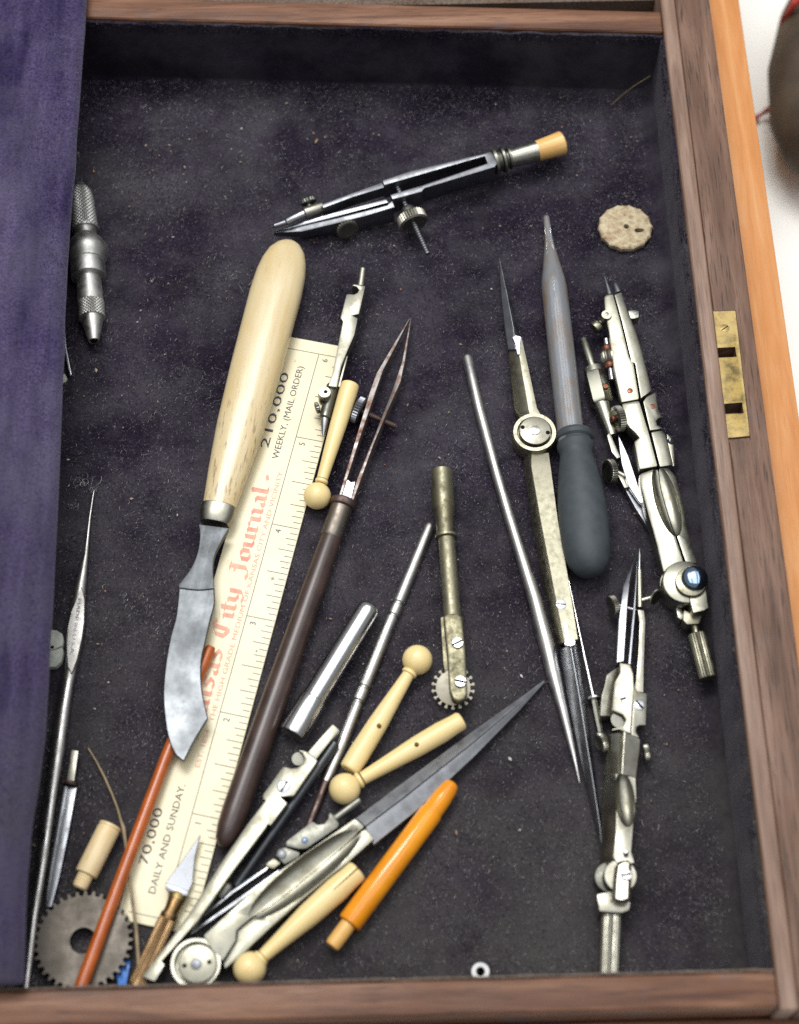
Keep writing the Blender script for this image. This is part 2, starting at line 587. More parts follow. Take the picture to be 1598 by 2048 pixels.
class Tool:
    """a thing lying in the tray: an Empty at its base, its local x running along the tool"""
    def __init__(s, name, label, cat, cr, p0, p1, group=None):
        s.cr = cr
        A, B = P(*U(cr, *p0)), P(*U(cr, *p1))
        d = B - A
        mid = (A + B) / 2
        s.M = Matrix.Translation((mid.x, mid.y, 0)) @ Matrix.Rotation(math.atan2(d.y, d.x), 4, 'Z')
        s.inv = s.M.inverted()
        s.dir = d.normalized()
        s.perp = Vector((-s.dir.y, s.dir.x, 0))
        e = bpy.data.objects.new(name, None)
        e.empty_display_size = 0.005
        e.location = (mid.x * S, mid.y * S, 0)
        e.rotation_euler = (0, 0, math.atan2(d.y, d.x))
        COL.objects.link(e)
        tag(e, label, cat, group)
        s.root = e

    def p(s, x, y, z=0.0, cr=None):
        return P(*U(cr or s.cr, x, y), z)

    def k(s, y, z=0.0, cr=None):
        c = cr or s.cr
        return CM(c[1] + y / c[2], z) / c[2]

    def mesh(s, name, vf, mat, parent=None, smooth=35):
        return link_mesh(name, vf[0], vf[1], mat, parent or s.root, s.inv, smooth)

    def lathe(s, name, a, b, prof, mat, cr=None, parent=None, **kw):
        """a, b: (x, y, z); prof: (fraction, radius in enlargement pixels)"""
        c = cr or s.cr
        A, B = s.p(*a, cr=c), s.p(*b, cr=c)
        pr = [(t, r * s.k(a[1] + (b[1] - a[1]) * t, a[2] + (b[2] - a[2]) * t, c)) for t, r in prof]
        return s.mesh(name, lathe_geo(A, B, pr, **kw), mat, parent)

    def tube(s, name, pts, radii, mat, cr=None, parent=None, seg=10, vsq=1.0):
        c = cr or s.cr
        return s.mesh(name, tube_geo([s.p(*q, cr=c) for q in pts], [r * s.k(q[1], q[2], c) for r, q in zip(radii, pts)], seg, vsq), mat, parent)

    def prism_geo(s, pts, z0, z1, cr=None, bev=0.03, segs=2, tilt=0.0):
        c = cr or s.cr
        top = []
        if tilt:
            mid = sum((s.p(q[0], q[1], z1, c) for q in pts), Vector((0, 0, 0))) / len(pts)
        for i, q in enumerate(pts):
            z = q[2] if len(q) > 2 else z1
            if tilt:                              # top face rolled about the tool's long axis
                z += math.tan(math.radians(tilt)) * (s.p(q[0], q[1], z, c) - mid).dot(s.perp)
            top.append(s.p(q[0], q[1], z, c))
        n = len(top)
        bot = [Vector((t.x, t.y, z0 if not callable(z0) else z0(t))) for t in top]
        verts = top + bot
        faces = [tuple(range(n)), tuple(range(2 * n - 1, n - 1, -1))] + [(i, (i + 1) % n, n + (i + 1) % n, n + i) for i in range(n)]
        return bevelled(verts, faces, bev, segs)

    def prism(s, name, pts, z0, z1, mat, cr=None, parent=None, bev=0.03, segs=2, tilt=0.0):
        return s.mesh(name, s.prism_geo(pts, z0, z1, cr, bev, segs, tilt), mat, parent, 30)

    def ridge(s, name, left, mid, right, zl, zm, zr, z0, mat, cr=None, parent=None):
        c = cr or s.cr
        n = len(left)
        def zz(z, i): return z[i] if isinstance(z, (list, tuple)) else z
        L = [s.p(*q, zz(zl, i), c) for i, q in enumerate(left)]
        Mm = [s.p(*q, zz(zm, i), c) for i, q in enumerate(mid)]
        R = [s.p(*q, zz(zr, i), c) for i, q in enumerate(right)]
        L0 = [Vector((q.x, q.y, z0)) for q in L]
        R0 = [Vector((q.x, q.y, z0)) for q in R]
        verts = L + Mm + R + R0 + L0
        faces = []
        for i in range(n - 1):
            for k in range(5):
                k2 = (k + 1) % 5
                faces.append((k * n + i, k * n + i + 1, k2 * n + i + 1, k2 * n + i))
        faces += [tuple(k * n for k in range(5)), tuple(k * n + n - 1 for k in range(4, -1, -1))]
        return s.mesh(name, bevelled(verts, faces, 0.012, 1), mat, parent, 25)

    def knob(s, name, c, axis, r, th, mat, cr=None, parent=None, teeth=26, rim=0.78):
        """a knurled thumb nut; c (x,y,z) centre, axis in cm space, r and th in enlargement pixels"""
        C = s.p(*c, cr=cr)
        k = s.k(c[1], c[2], cr)
        ax = axis.normalized() * (th * k)
        R = r * k
        pr = [(0, 0), (0.0, R * rim * 0.92), (0.06, R * rim), (0.12, R * 0.95), (0.2, R), (0.8, R), (0.88, R * 0.95), (0.94, R * rim), (0.97, R * rim * 0.9), (0.9, R * rim * 0.8), (0.9, 0)]
        return s.mesh(name, lathe_geo(C - ax / 2, C + ax / 2, pr, knurl=teeth, kdepth=0.07, kband=(0.1, 0.9)), mat, parent)

    def disc(s, name, c, r, z0, z1, mat, cr=None, parent=None, seg=28, bev=0.1):
        C = s.p(c[0], c[1], z1, cr)
        k = s.k(c[1], z1, cr)
        R = r * k
        a, b = Vector((C.x, C.y, z0)), Vector((C.x, C.y, z1))
        return s.mesh(name, lathe_geo(a, b, [(0, R), (1 - bev, R), (1 - bev * 0.3, R * 0.975), (1, R * 0.93)], seg=seg), mat, parent)

    def ball(s, c, rx, ry, rz, ang=0.0, n=20):
        """closed ellipsoid in the tool's own metres, for carving hollows"""
        vf = lathe_geo(Vector((-1, 0, 0)), Vector((1, 0, 0)), [((1 - math.cos(math.pi * i / n)) / 2, math.sin(math.pi * i / n)) for i in range(n + 1)], seg=28)
        R = Matrix.Rotation(ang, 4, 'Z')
        out = []
        for v in vf[0]:
            q = s.inv @ (Vector(c) + (R @ Vector((v.x * rx, v.y * ry, v.z * rz))))
            out.append((q.x * S, q.y * S, q.z * S))
        return out, vf[1]

    def screw(s, name, c, r, z0, h, ang, mat, cr=None, parent=None, slot=0.19):
        C = s.p(c[0], c[1], z0 + h, cr)
        R = r * s.k(c[1], z0 + h, cr)
        verts, faces = [], []
        w = R * slot
        t0 = math.asin(slot)
        rot = Matrix.Rotation(ang, 3, 'Z')
        for sgn in (1, -1):
            arc = [(R * math.cos(t), R * math.sin(t)) for t in np.linspace(t0, math.pi - t0, 12)]
            base = len(verts)
            n = len(arc)
            for zz, sc in ((z0, 1), (z0 + h * 0.75, 1), (z0 + h, 0.9)):
                for (x, y) in arc:
                    yy = max(w, y * sc)
                    q = rot @ Vector((x * sc, yy * sgn, 0))
                    verts.append(Vector((C.x + q.x, C.y + q.y, zz)))
            for l in range(2):
                faces += [(base + l * n + i, base + l * n + (i + 1) % n, base + (l + 1) * n + (i + 1) % n, base + (l + 1) * n + i) for i in range(n)]
            faces.append(tuple(base + 2 * n + i for i in range(n)))
        base = len(verts)
        for i in range(20):
            t = 2 * math.pi * i / 20
            verts.append(Vector((C.x + R * .97 * math.cos(t), C.y + R * .97 * math.sin(t), z0 + h * 0.3)))
        faces.append(tuple(base + i for i in range(20)))
        head = s.mesh(name, (verts, faces), mat, parent, 30)
        sv_, zt = [], z0 + h * 0.7
        for zz in (z0 + h * 0.32, zt):
            for (x, y) in ((-R * .93, -w), (R * .93, -w), (R * .93, w), (-R * .93, w)):
                q = rot @ Vector((x, y * .98, 0))
                sv_.append(Vector((C.x + q.x, C.y + q.y, zz)))
        s.mesh("slot", (sv_, [(0, 1, 2, 3), (4, 5, 6, 7), (0, 1, 5, 4), (1, 2, 6, 5), (2, 3, 7, 6), (3, 0, 4, 7)]), HOLE, head, 0)  # dark bar in place of the shade down in the slot
        return head


def box(name, x0, x1, y0, y1, z0, z1, mat, parent=None, bev=0.03, skew=0.0):
    """skew: y shift per cm of x"""
    def q(x, y, z): return Vector((x, y + skew * x, z))
    v = [q(x0, y0, z0), q(x1, y0, z0), q(x1, y1, z0), q(x0, y1, z0), q(x0, y0, z1), q(x1, y0, z1), q(x1, y1, z1), q(x0, y1, z1)]
    f = [(3, 2, 1, 0), (4, 5, 6, 7), (0, 1, 5, 4), (1, 2, 6, 5), (2, 3, 7, 6), (3, 0, 4, 7)]
    return link_mesh(name, *bevelled(v, f, bev, 3), mat, parent)


# ================================================================== the setting
tb = box("table_top", -60, 70, -20, 110, -9.0, -8.0, TABLEWHITE, None, 0.0)
tag(tb, kind="structure")

case = bpy.data.objects.new("instrument_case", None)
COL.objects.link(case)
tag(case, "open walnut instrument case with dark velvet tray and worn rails", "case")
RIM = 2.4
LX = -15.5
# rails
box("near_rail", LX, 8.06, 6.62, 7.36, -0.6, RIM, WOOD_X, case, 0.10)
box("base_plinth", LX, 10.2, 6.1, 6.60, -8.0, 1.35, WOOD_X, case, 0.08)
rail = box("right_rail", 8.47, 9.42, 6.52, 48, -0.6, RIM, WOOD_Y, case, 0.05)
box("inner_lip", 8.06, 8.465, 6.54, 48, -0.6, RIM + 0.02, WOOD_L, case, 0.09)
box("left_rail", LX - 1.0, LX - 0.01, 6.5, 48, -0.6, RIM, WOOD_Y, case, 0.05)
DIVK = -0.0585
box("divider_rail", LX, 8.05, 33.18, 33.94, -0.6, RIM, WOOD_X, case, 0.10, DIVK)
box("far_compartment_floor", LX, 8.04, 34.5, 48, -0.6, 1.7, VELVET_B, case, 0.0)
box("case_bottom", LX - 1, 9.4, 6.62, 48, -8.0, -0.62, WOOD_X, case, 0.0)


def lining():
    """velvet floor that sweeps up the far and right walls"""
    xs = list(np.linspace(LX, 7.0, 60)) + list(np.linspace(7.15, 8.03, 16))
    ys = list(np.linspace(7.38, 31.0, 70)) + list(np.linspace(31.2, 33.12, 40))
    verts, faces = [], []
    nx, ny = len(xs), len(ys)
    for j, y in enumerate(ys):
        for i, x in enumerate(xs):
            yy = y + (DIVK * x if y > 20 else DIVK * x * (y - 7.38) / 12.62)
            yy = max(yy, 7.37)
            z = 0.02 * noise.noise(Vector((x * 0.6, y * 0.6, 0)))
            fl = 0.25 + 0.40 * min(1, max(0, (yy - 8) / 20))
            dx = max(0, x - (8.03 - fl)) / fl
            z += (1 - math.sqrt(max(0, 1 - dx * dx * 0.98))) * fl
            dy = max(0, y - (33.12 - 0.16)) / 0.16
            z += (1 - math.sqrt(max(0, 1 - dy * dy * 0.98))) * 0.16
            verts.append((x, yy, z))
    for j in range(ny - 1):
        for i in range(nx - 1):
            faces.append((j * nx + i, j * nx + i + 1, (j + 1) * nx + i + 1, (j + 1) * nx + i))
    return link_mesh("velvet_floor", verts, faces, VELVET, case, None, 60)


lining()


def wall_strip(name, pts, z0, z1, thick, mat):
    """fuzzy velvet strip up a wall, its top edge frayed"""
    verts, faces = [], []
    n = len(pts)
    for i, (x, y, nx_, ny_) in enumerate(pts):
        w = noise.noise(Vector((x * 2.3, y * 2.3, 1))) * 0.04
        top = z1 + noise.noise(Vector((x * 1.7, y * 1.7, 5))) * 0.07
        for z, t in ((z0, thick * 1.2), (z0 + (z1 - z0) * .5, thick + w), (top, thick + w), (top + 0.02, 0.0)):
            verts.append((x + nx_ * t, y + ny_ * t, z))
    for i in range(n - 1):
        for k in range(3):
            faces.append((i * 4 + k, i * 4 + k + 1, (i + 1) * 4 + k + 1, (i + 1) * 4 + k))
    return link_mesh(name, verts, faces, mat, case, None, 60)


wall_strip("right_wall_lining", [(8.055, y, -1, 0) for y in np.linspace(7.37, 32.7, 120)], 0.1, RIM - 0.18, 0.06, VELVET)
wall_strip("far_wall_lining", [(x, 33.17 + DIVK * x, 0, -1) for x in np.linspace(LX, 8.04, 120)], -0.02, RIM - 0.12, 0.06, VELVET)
wall_strip("near_wall_lining", [(x, 7.365, 0, 1) for x in np.linspace(LX, 8.04, 120)], 0.0, RIM - 0.02, 0.05, VELVET_B)

class Fixed(Tool):
    """same builders, for parts fixed to something already standing in tray coordinates"""
    def __init__(s, root, cr):
        s.cr, s.root = cr, root
        s.M = s.inv = Matrix.Identity(4)


# brass lock plate let into the rail, with two square keeper holes
fx = Fixed(case, px)
plate = fx.prism("lock_plate", [(1426, 622), (1471, 620), (1500, 872), (1456, 876)], RIM - 0.06, RIM - 0.012, BRASS, bev=0.006, segs=1)
plate.parent = rail
holes = []
for q in ([(1434, 691), (1472, 689), (1475, 709), (1437, 711)], [(1449, 803), (1486, 800), (1489, 822), (1451, 824)]):
    g = fx.prism_geo([(a, b, RIM + 0.1) for a, b in q], RIM - 0.5, RIM + 0.1, bev=0)
    holes.append(([(v.x * S, v.y * S, v.z * S) for v in g[0]], g[1]))
ps = fx.screw("plate_screw", (1450, 656), 9, RIM - .014, .01, .6, BRASS, slot=.12)
ps.parent = plate
g = fx.prism_geo([(1423.5, 618, RIM + .1), (1473, 616, RIM + .1), (1503, 876, RIM + .1), (1454, 880, RIM + .1)], RIM - 0.07, RIM + 0.1, bev=0)
bake_cut(rail, [([(v.x * S, v.y * S, v.z * S) for v in g[0]], g[1])] + holes)
bake_cut(plate, holes)

board = box("wooden_board", 9.50, 10.55, 6.62, 60, -8.0, 1.25, WOOD_O, None, 0.05)
tag(board, "bright orange wooden board running along the outside of the walnut case", "board")

# purple velvet covered panel lying over the left of the tray
PE = [P(u, v, 2.76) for u, v in ((176, -60), (173, 0), (170, 60), (164, 130), (150, 340), (138, 480), (132, 600), (126, 760), (119, 940), (107, 1190), (90, 1480), (66, 1640), (54, 1760), (47, 1960))]
PEY = [q.y for q in reversed(PE)]
PEX = [q.x for q in reversed(PE)]


def panel():
    prof = []                                  # cross-section: (x offset from edge, z)
    for t in np.linspace(-90, 90, 13):
        prof.append((0.30 * math.cos(math.radians(t)) - 0.30, 0.30 * math.sin(math.radians(t))))
    prof += [(-0.8, 0.33), (-1.6, 0.36), (-2.6, 0.36), (-4.0, 0.35), (-8.6, 0.33), (-8.8, 0.0), (-8.6, -0.3)]
    ys = np.linspace(7.47, 37.5, 150)
    verts, faces = [], []
    n = len(prof)
    for j, y in enumerate(ys):
        e = float(np.interp(y, PEY, PEX)) + 0.02 * noise.noise(Vector((0, y * 0.9, 3)))
        for i, (dx, dz) in enumerate(prof):
            z = 2.74 + dz + 0.035 * noise.noise(Vector((dx * 1.4, y * 0.5, 9)))
            if dz > 0.25 and dx < -0.2:
                z += 0.03 * noise.noise(Vector((dx * 3, y * 0.7, 2)))
            verts.append((e + dx, y, z))
    m = len(ys)
    for j in range(m - 1):
        for i in range(n):
            faces.append((j * n + i, j * n + (i + 1) % n, (j + 1) * n + (i + 1) % n, (j + 1) * n + i))
    faces += [tuple(range(n)), tuple((m - 1) * n + i for i in range(n - 1, -1, -1))]
    o = link_mesh("velvet_panel", verts, faces, VELVET_P, None, None, 60)
    return tag(o, "purple velvet covered padded panel lying over the left side of the tray", "panel")


panel_o = panel()

# dark rounded thing on the white table, red cord round it
pouch = Tool("bundle", "dark brown rounded bundle with red cord on the white table", "bundle", px, (1650, 60), (1650, 330))
def pouch_body():
    a, b = P(1680, -70, -5.6), P(1648, 345, -5.9)
    vf = lathe_geo(a, b, [(0, 0), (0.03, 0.7), (0.12, 1.4), (0.3, 1.8), (0.55, 2.0), (0.78, 1.85), (0.92, 1.3), (0.98, 0.7), (1, 0)], seg=40)
    vs2 = [v + Vector((0, 0, 1)) * 0.12 * noise.noise(v * 1.1) + (v - (a + b) / 2).normalized() * 0.16 * noise.noise(v * 0.9 + Vector((4, 4, 4))) for v in vf[0]]
    pouch.mesh("body", (vs2, vf[1]), LEATHER, None, 60)
pouch_body()
pouch.tube("cord", [(1490, 250, -7.8), (1512, 236, -7.8), (1535, 220, -7.6), (1556, 205, -6.6)], [6] * 4, REDCORD)
pouch.tube("cord", [(1560, 90, -6.2), (1568, 40, -5.2), (1590, 5, -4.2), (1640, -30, -3.6)], [8] * 4, REDCORD)


# ================================================================== print helpers
def text_mesh(tool, name, txt, origin, xdir, size, mat, spacing=1.0, width=None, parent=None):
    """flat lettering on a level surface; origin cm, xdir reading direction, size = capital height in cm"""
    cu = bpy.data.curves.new(name, 'FONT')
    cu.body = txt
    cu.size = 1.0
    cu.space_character = spacing
    cu.resolution_u = 2
    ob = bpy.data.objects.new(name, cu)
    COL.objects.link(ob)
    bpy.context.view_layer.update()
    dg = bpy.context.evaluated_depsgraph_get()
    me = bpy.data.meshes.new_from_object(ob.evaluated_get(dg))
    bpy.data.objects.remove(ob)
    xs = [v.co.x for v in me.vertices]
    x0, x1 = min(xs), max(xs)
    k = size / 0.70
    kx = k if width is None else width / (x1 - x0)
    xd = xdir.normalized()
    yd = Vector((-xd.y, xd.x, 0))
    verts = [origin + xd * ((v.co.x - x0) * kx) + yd * (v.co.y * k) for v in me.vertices]
    faces = [tuple(p.vertices) for p in me.polygons]
    bpy.data.meshes.remove(me)
    return tool.mesh(name, (verts, faces), mat, parent, 0)


GL = {
 'n': (.72, [[(0, .95), (.1, .85), (.1, .1), (.22, 0)], [(.1, .78), (.35, 1), (.5, .85), (.5, .1), (.62, 0)]]),
 's': (.62, [[(.5, .85), (.3, 1), (.1, .78), (.45, .42), (.3, .02), (.05, .14)]]),
 'a': (.66, [[(.05, .85), (.25, 1), (.42, .85), (.42, .1), (.56, 0)], [(.42, .58), (.1, .38), (.1, .12), (.25, 0), (.42, .15)]]),
 'K': (.95, [[(.05, 1.5), (.2, 1.6), (.2, .1), (.05, 0)], [(.75, 1.55), (.3, .85), (.55, .65), (.62, .1), (.85, 0)], [(.0, .8), (.3, .85)]]),
 'C': (.95, [[(.78, 1.35), (.5, 1.6), (.15, 1.2), (.1, .45), (.4, 0), (.8, .25)], [(.48, 1.5), (.42, .15)]]),
 'i': (.34, [[(0, .95), (.1, .85), (.1, .1), (.24, 0)], [(.06, 1.28), (.16, 1.38)]]),
 't': (.42, [[(.12, 1.35), (.12, .1), (.28, 0)], [(-.05, 1), (.32, 1)]]),
 'y': (.72, [[(0, .95), (.1, .85), (.1, .25), (.3, .03), (.5, .2)], [(.5, 1), (.5, -.1), (.3, -.4), (.02, -.3)]]),
 'J': (.80, [[(.1, 1.45), (.35, 1.6), (.65, 1.5)], [(.5, 1.5), (.5, .1), (.25, -.25), (.0, -.05)], [(.1, 1.0), (.3, 1.15), (.5, 1.0)]]),
 'o': (.68, [[(.1, .8), (.3, 1), (.5, .8), (.5, .2), (.3, 0), (.1, .2), (.1, .8)]]),
 'u': (.74, [[(0, .95), (.1, .85), (.1, .15), (.3, 0), (.5, .2)], [(.5, 1), (.5, .1), (.64, 0)]]),
 'r': (.52, [[(0, .95), (.1, .85), (.1, .1), (.24, 0)], [(.1, .75), (.3, 1), (.42, .86)]]),
 'l': (.36, [[(.05, 1.55), (.12, 1.5), (.12, .1), (.26, 0)]]),
 '.': (.3, [[(.02, .02), (.12, .12)]]),
 '+': (.3, [[(.0, .45), (.28, .45)], [(.14, .3), (.14, .6)]]),
 ' ': (.42, []),
}


def blackletter(tool, name, txt, origin, xdir, xh, length, mat, parent=None):
    """broad-nib black letter: each stroke is the sweep of a slanted pen edge"""
    xd = xdir.normalized()
    yd = Vector((-xd.y, xd.x, 0))
    total = sum(GL[c][0] for c in txt)
    kx = length / total
    verts, faces = [], []
    x = 0.0
    lift = 0.0
    nib = Vector((0.10, 0.072, 0))
    for c in txt:
        w, strokes = GL[c]
        for st in strokes:
            for a, b in zip(st, st[1:]):
                q = [Vector((a[0], a[1], 0)) - nib, Vector((b[0], b[1], 0)) - nib, Vector((b[0], b[1], 0)) + nib, Vector((a[0], a[1], 0)) + nib]
                base = len(verts)
                lift += 0.00002
                for v in q:
                    verts.append(origin + xd * ((x + v.x) * kx) + yd * (v.y * xh) + Vector((0, 0, lift)))
                faces.append((base, base + 1, base + 2, base + 3))
        x += w
    return tool.mesh(name, (verts, faces), mat, parent, 0)


# ================================================================== the ruler
rul = Tool("ruler", "cream celluloid advertising ruler with red and black lettering under the bone knife", "ruler", px, (638, 708), (385, 1624))
RZ = 0.085
rA = P(638, 708, RZ)
rd = (P(385, 1624, RZ) - rA).normalized()
rn = Vector((rd.y, -rd.x, 0))
if rn.x > 0: rn = -rn
def RP(s_, t_, dz=0.0):
    return rA + rd * s_ + rn * t_ + Vector((0, 0, dz))
def rect(s0, s1, t0, t1, dz):
    return [RP(s0, t0, dz), RP(s1, t0, dz), RP(s1, t1, dz), RP(s0, t1, dz)]
o4 = [RP(-.36, -.72), RP(15.10, -.72), RP(15.42, -.42), RP(15.42, .80), RP(15.18, 1.04), RP(-.36, 1.04)]
n4 = len(o4)
rv = o4 + [Vector((q.x, q.y, 0.03)) for q in o4]
rf = [tuple(range(n4)), tuple(range(2 * n4 - 1, n4 - 1, -1))] + [(i, (i + 1) % n4, n4 + (i + 1) % n4, n4 + i) for i in range(n4)]
body = rul.mesh("body", bevelled(rv, rf, 0.012, 1), RULER)
tv, tf = [], []
def quad(q):
    b0 = len(tv)
    tv.extend(q)
    tf.append((b0, b0 + 1, b0 + 2, b0 + 3))
W = 0.016
quad(rect(0.0, 15.2, -W / 2, W / 2, 0.004))
quad(rect(-W / 2, W / 2, W / 2 + .0005, 1.0, 0.004))
quad(rect(-W / 2, W / 2, -.70, -W / 2 - .0005, 0.004))
quad(rect(15.2 + .0005, 15.2 + W, -.40, .80, 0.004))
for i in range(1, 96):
    s_ = i * 2.54 / 16
    L = {0: .72, 8: .50, 4: .38, 12: .38}.get(i % 16, .27 if i % 2 == 0 else .19)
    jit = random.uniform(-.006, .006)
    t1 = -.70 + L - (0.02 if i % 16 == 0 else 0)
    quad(rect(s_ - W / 2 + jit, s_ + W / 2 + jit, -.70, t1 if i % 16 else -W / 2 - .0005, 0.004))
rul.mesh("printed_scale", (tv, tf), INKBLACK, body, 0)
for (u, v, r) in ((545, 1157, .07), (513, 1302, .035)):
    q = P(u, v, RZ + .006)
    st_ = [q + Vector((math.cos(a) * r * (1 if k % 2 else .35), math.sin(a) * r * (1 if k % 2 else .35), 0)) for k, a in enumerate(np.linspace(.3, .3 + 2 * math.pi, 9)[:-1])]
    rul.mesh("stain", (st_, [tuple(range(8))]), WIRE if r > .05 else INKBLACK, body, 0)
TX = -rd
for i in range(1, 7):
    s_ = (6 - i) * 2.54
    text_mesh(rul, "numeral", str(i), RP(s_ + .21, -.27, .005), TX, .15, INKBLACK, parent=body)
text_mesh(rul, "black_lettering", "210,000", RP(3.02, .62, .005), TX, .22, INKBLACK, width=2.28, parent=body)
text_mesh(rul, "black_lettering", "WEEKLY, (MAIL ORDER)", RP(3.27, .30, .005), TX, .165, INKBLACK, width=2.80, parent=body)
text_mesh(rul, "black_lettering", "70,000", RP(14.10, .68, .005), TX, .22, INKBLACK, width=1.36, parent=body)
text_mesh(rul, "black_lettering", "DAILY AND SUNDAY.", RP(14.70, .33, .005), TX, .165, INKBLACK, width=2.62, parent=body)
blackletter(rul, "red_lettering", "Kansas City Journal.+", RP(11.0, .31, .005), TX, .27, 7.25, INKRED, body)
text_mesh(rul, "red_lettering", "THE HIGH GRADE MEDIUM OF KANSAS CITY AND VICINITY", RP(10.45, .09, .005), TX, .115, INKRED, width=6.85, parent=body)
text_mesh(rul, "red_lettering", "EST. 1854", RP(11.60, .12, .005), TX, .12, INKRED, width=0.95, parent=body)

# ================================================================== steel pin vice under the panel edge
t = Tool("pin_vice", "steel pin vice with knurled ends and ball joint beside the velvet panel", "pin vice", a4, (375, 140), (505, 1600))
A_, B_ = (372, 140, 0.42), (505, 1600, 0.40)
def knurl_cross(tool, name, a, b, r, rows, cols, mat, dome=False):
    """diamond knurling: pyramids round a cylinder"""
    Aa, Bb = tool.p(*a), tool.p(*b)
    n1, n2 = frame_of(Bb - Aa)
    verts, faces = [], []
    for j in range(rows * 2 + 1):
        s_ = j / (rows * 2)
        rr = r[0] + (r[1] - r[0]) * s_
        if dome and s_ < .4:
            rr *= math.sqrt(max(0.12, 1 - (1 - s_ / .4) ** 2))
        k = tool.k(a[1] + (b[1] - a[1]) * s_)
        for i in range(cols * 2):
            t_ = math.pi * i / cols
            h = 1.0 if (i + j) % 2 else 0.93
            verts.append(Aa + (Bb - Aa) * s_ + (n1 * math.cos(t_) + n2 * math.sin(t_)) * (rr * k * h))
    m_ = cols * 2
    for j in range(rows * 2):
        for i in range(m_):
            q = (j * m_ + i, j * m_ + (i + 1) % m_, (j + 1) * m_ + (i + 1) % m_, (j + 1) * m_ + i)
            if (i + j) % 2: faces += [(q[0], q[1], q[2]), (q[0], q[2], q[3])]
            else: faces += [(q[0], q[1], q[3]), (q[1], q[2], q[3])]
    faces += [tuple(range(m_)), tuple(rows * 2 * m_ + i for i in range(m_))]
    return tool.mesh(name, (verts, faces), mat, None, 20)
knurl_cross(t, "knurled_cap", (372, 130, .42), (418, 560, .42), (108, 126), 14, 22, SATIN, True)
t.lathe("neck", (418, 545, .42), (430, 640, .42), [(0, 124), (.2, 124), (.21, 104), (1, 104)], SATIN, seg=32)
bj = t.lathe("ball_joint", (425, 620, .45), (445, 860, .45), [(0, 106), (.08, 120), (.2, 150), (.4, 185), (.6, 198), (.75, 192), (.9, 172), (1, 160)], SATIN, seg=36)
t.lathe("collar", (440, 855, .42), (452, 1005, .42), [(0, 150), (.02, 160), (.9, 163), (.97, 158), (1, 128)], SATIN, seg=36)
t.lathe("chuck_body", (450, 990, .40), (474, 1250, .40), [(0, 112), (1, 122)], SATIN, seg=32)
knurl_cross(t, "knurled_ring", (473, 1240, .40), (484, 1380, .40), (126, 124), 5, 24, SATIN)
t.lathe("jaw_cone", (484, 1375, .40), (503, 1590, .40), [(0, 102), (.05, 102), (.3, 92), (1, 48), (.99, 30), (.9, 0)], SATIN, seg=32)
t.lathe("jaw_bore", (502, 1580, .40), (503.5, 1596, .40), [(0, 33), (1, 33)], HOLE, seg=16)
pin = bj

# ================================================================== bow compass at the top
t = Tool("bow_compass", "blued steel spring bow compass with bone tipped handle above the knife", "compass", a2, (115, 585), (1510, 160))
frame = t.prism("spring_frame", [(640, 340), (782, 293), (1165, 200), (1190, 222), (1197, 258), (1185, 275), (845, 378), (832, 394), (690, 432), (678, 410), (835, 363), (1150, 257), (1137, 222), (650, 363)], 0.38, 1.0, GUN, bev=0.035)
t.lathe("collar", (1180, 253, .72), (1262, 232, .72), [(0, 62), (.15, 64), (.2, 52), (.42, 50), (.48, 62), (.6, 64), (.66, 50), (.72, 44), (.82, 44), (.86, 54), (.98, 54), (1, 48)], NICKEL_D)
t.lathe("ferrule", (1255, 236, .72), (1388, 200, .72), [(0, 40), (.03, 45), (1, 52)], NICKEL_G)
t.lathe("bone_tip", (1386, 200, .72), (1518, 158, .72), [(0, 50), (.1, 50), (.8, 57), (.93, 59), (.97, 55), (1, 45)], AMBER_BONE)
t.prism("pencil_arm", [(640, 350), (650, 374), (500, 420), (355, 474), (348, 456), (500, 400)], 0.55, 0.95, GUN, bev=0.02)
t.lathe("lead_socket", (355, 470, .72), (262, 502, .70), [(0, 26), (.06, 29), (.94, 29), (1, 24)], NICKEL_G)
t.lathe("lead_tube", (266, 501, .70), (170, 545, .66), [(0, 22), (.9, 19), (.95, 16), (1, 12)], STEEL)
t.lathe("lead", (172, 544, .66), (104, 566, .63), [(0, 13), (.8, 11), (.85, 7), (1, 4)], GUN)
t.ridge("needle", [(355, 478), (450, 452), (540, 432)], [(355, 486), (450, 460), (540, 434)], [(358, 496), (450, 468), (541, 437)], .66, .70, .66, .55, BLUED)
t.prism("pen_blade", [(658, 432, .92), (668, 447, .92), (400, 520, .72), (200, 570, .50), (118, 588, .42), (200, 558, .52), (390, 502, .74)], 0.36, 0.9, STEEL_D, bev=0.012)
t.prism("pen_blade", [(664, 462, .90), (688, 440, .92), (700, 470, .9), (560, 512, .80), (430, 545, .68), (250, 588, .5), (114, 593, .40), (225, 568, .5), (420, 524, .7)], 0.22, 0.9, GUN, bev=0.012)
dv = -t.perp
if dv.y > 0: dv = -dv
t.knob("thumb_nut", (472, 578, .45), dv + Vector((0, 0, .25)), 55, 22, NICKEL_G, teeth=24)
t.knob("thumb_nut", (283, 442, .72), -dv + Vector((0, 0, .3)), 40, 26, NICKEL_D, teeth=20)
t.lathe("nut_stem", (285, 460, .70), (300, 490, .70), [(0, 14), (1, 14)], NICKEL_G, seg=12)
c0 = t.p(712, 372, .68)
rodv = dv.normalized()
rr_ = 15 * t.k(400, .7)
t.mesh("adjusting_screw", lathe_geo(c0, c0 + rodv * 2.35, [(i / 60, rr_ * (1.0 if i % 2 else .84)) for i in range(61)], seg=14), GUN)
nc = c0 + rodv * 1.18
R_ = 74 * t.k(510, .7)
t.mesh("adjusting_nut", lathe_geo(nc - rodv * .16, nc + rodv * .16, [(0, R_ * .5), (.02, R_ * .85), (.15, R_), (.85, R_), (.98, R_ * .85), (.9, R_ * .7), (.9, 0)], knurl=34, kdepth=.07, kband=(.1, .9)), NICKEL_G)
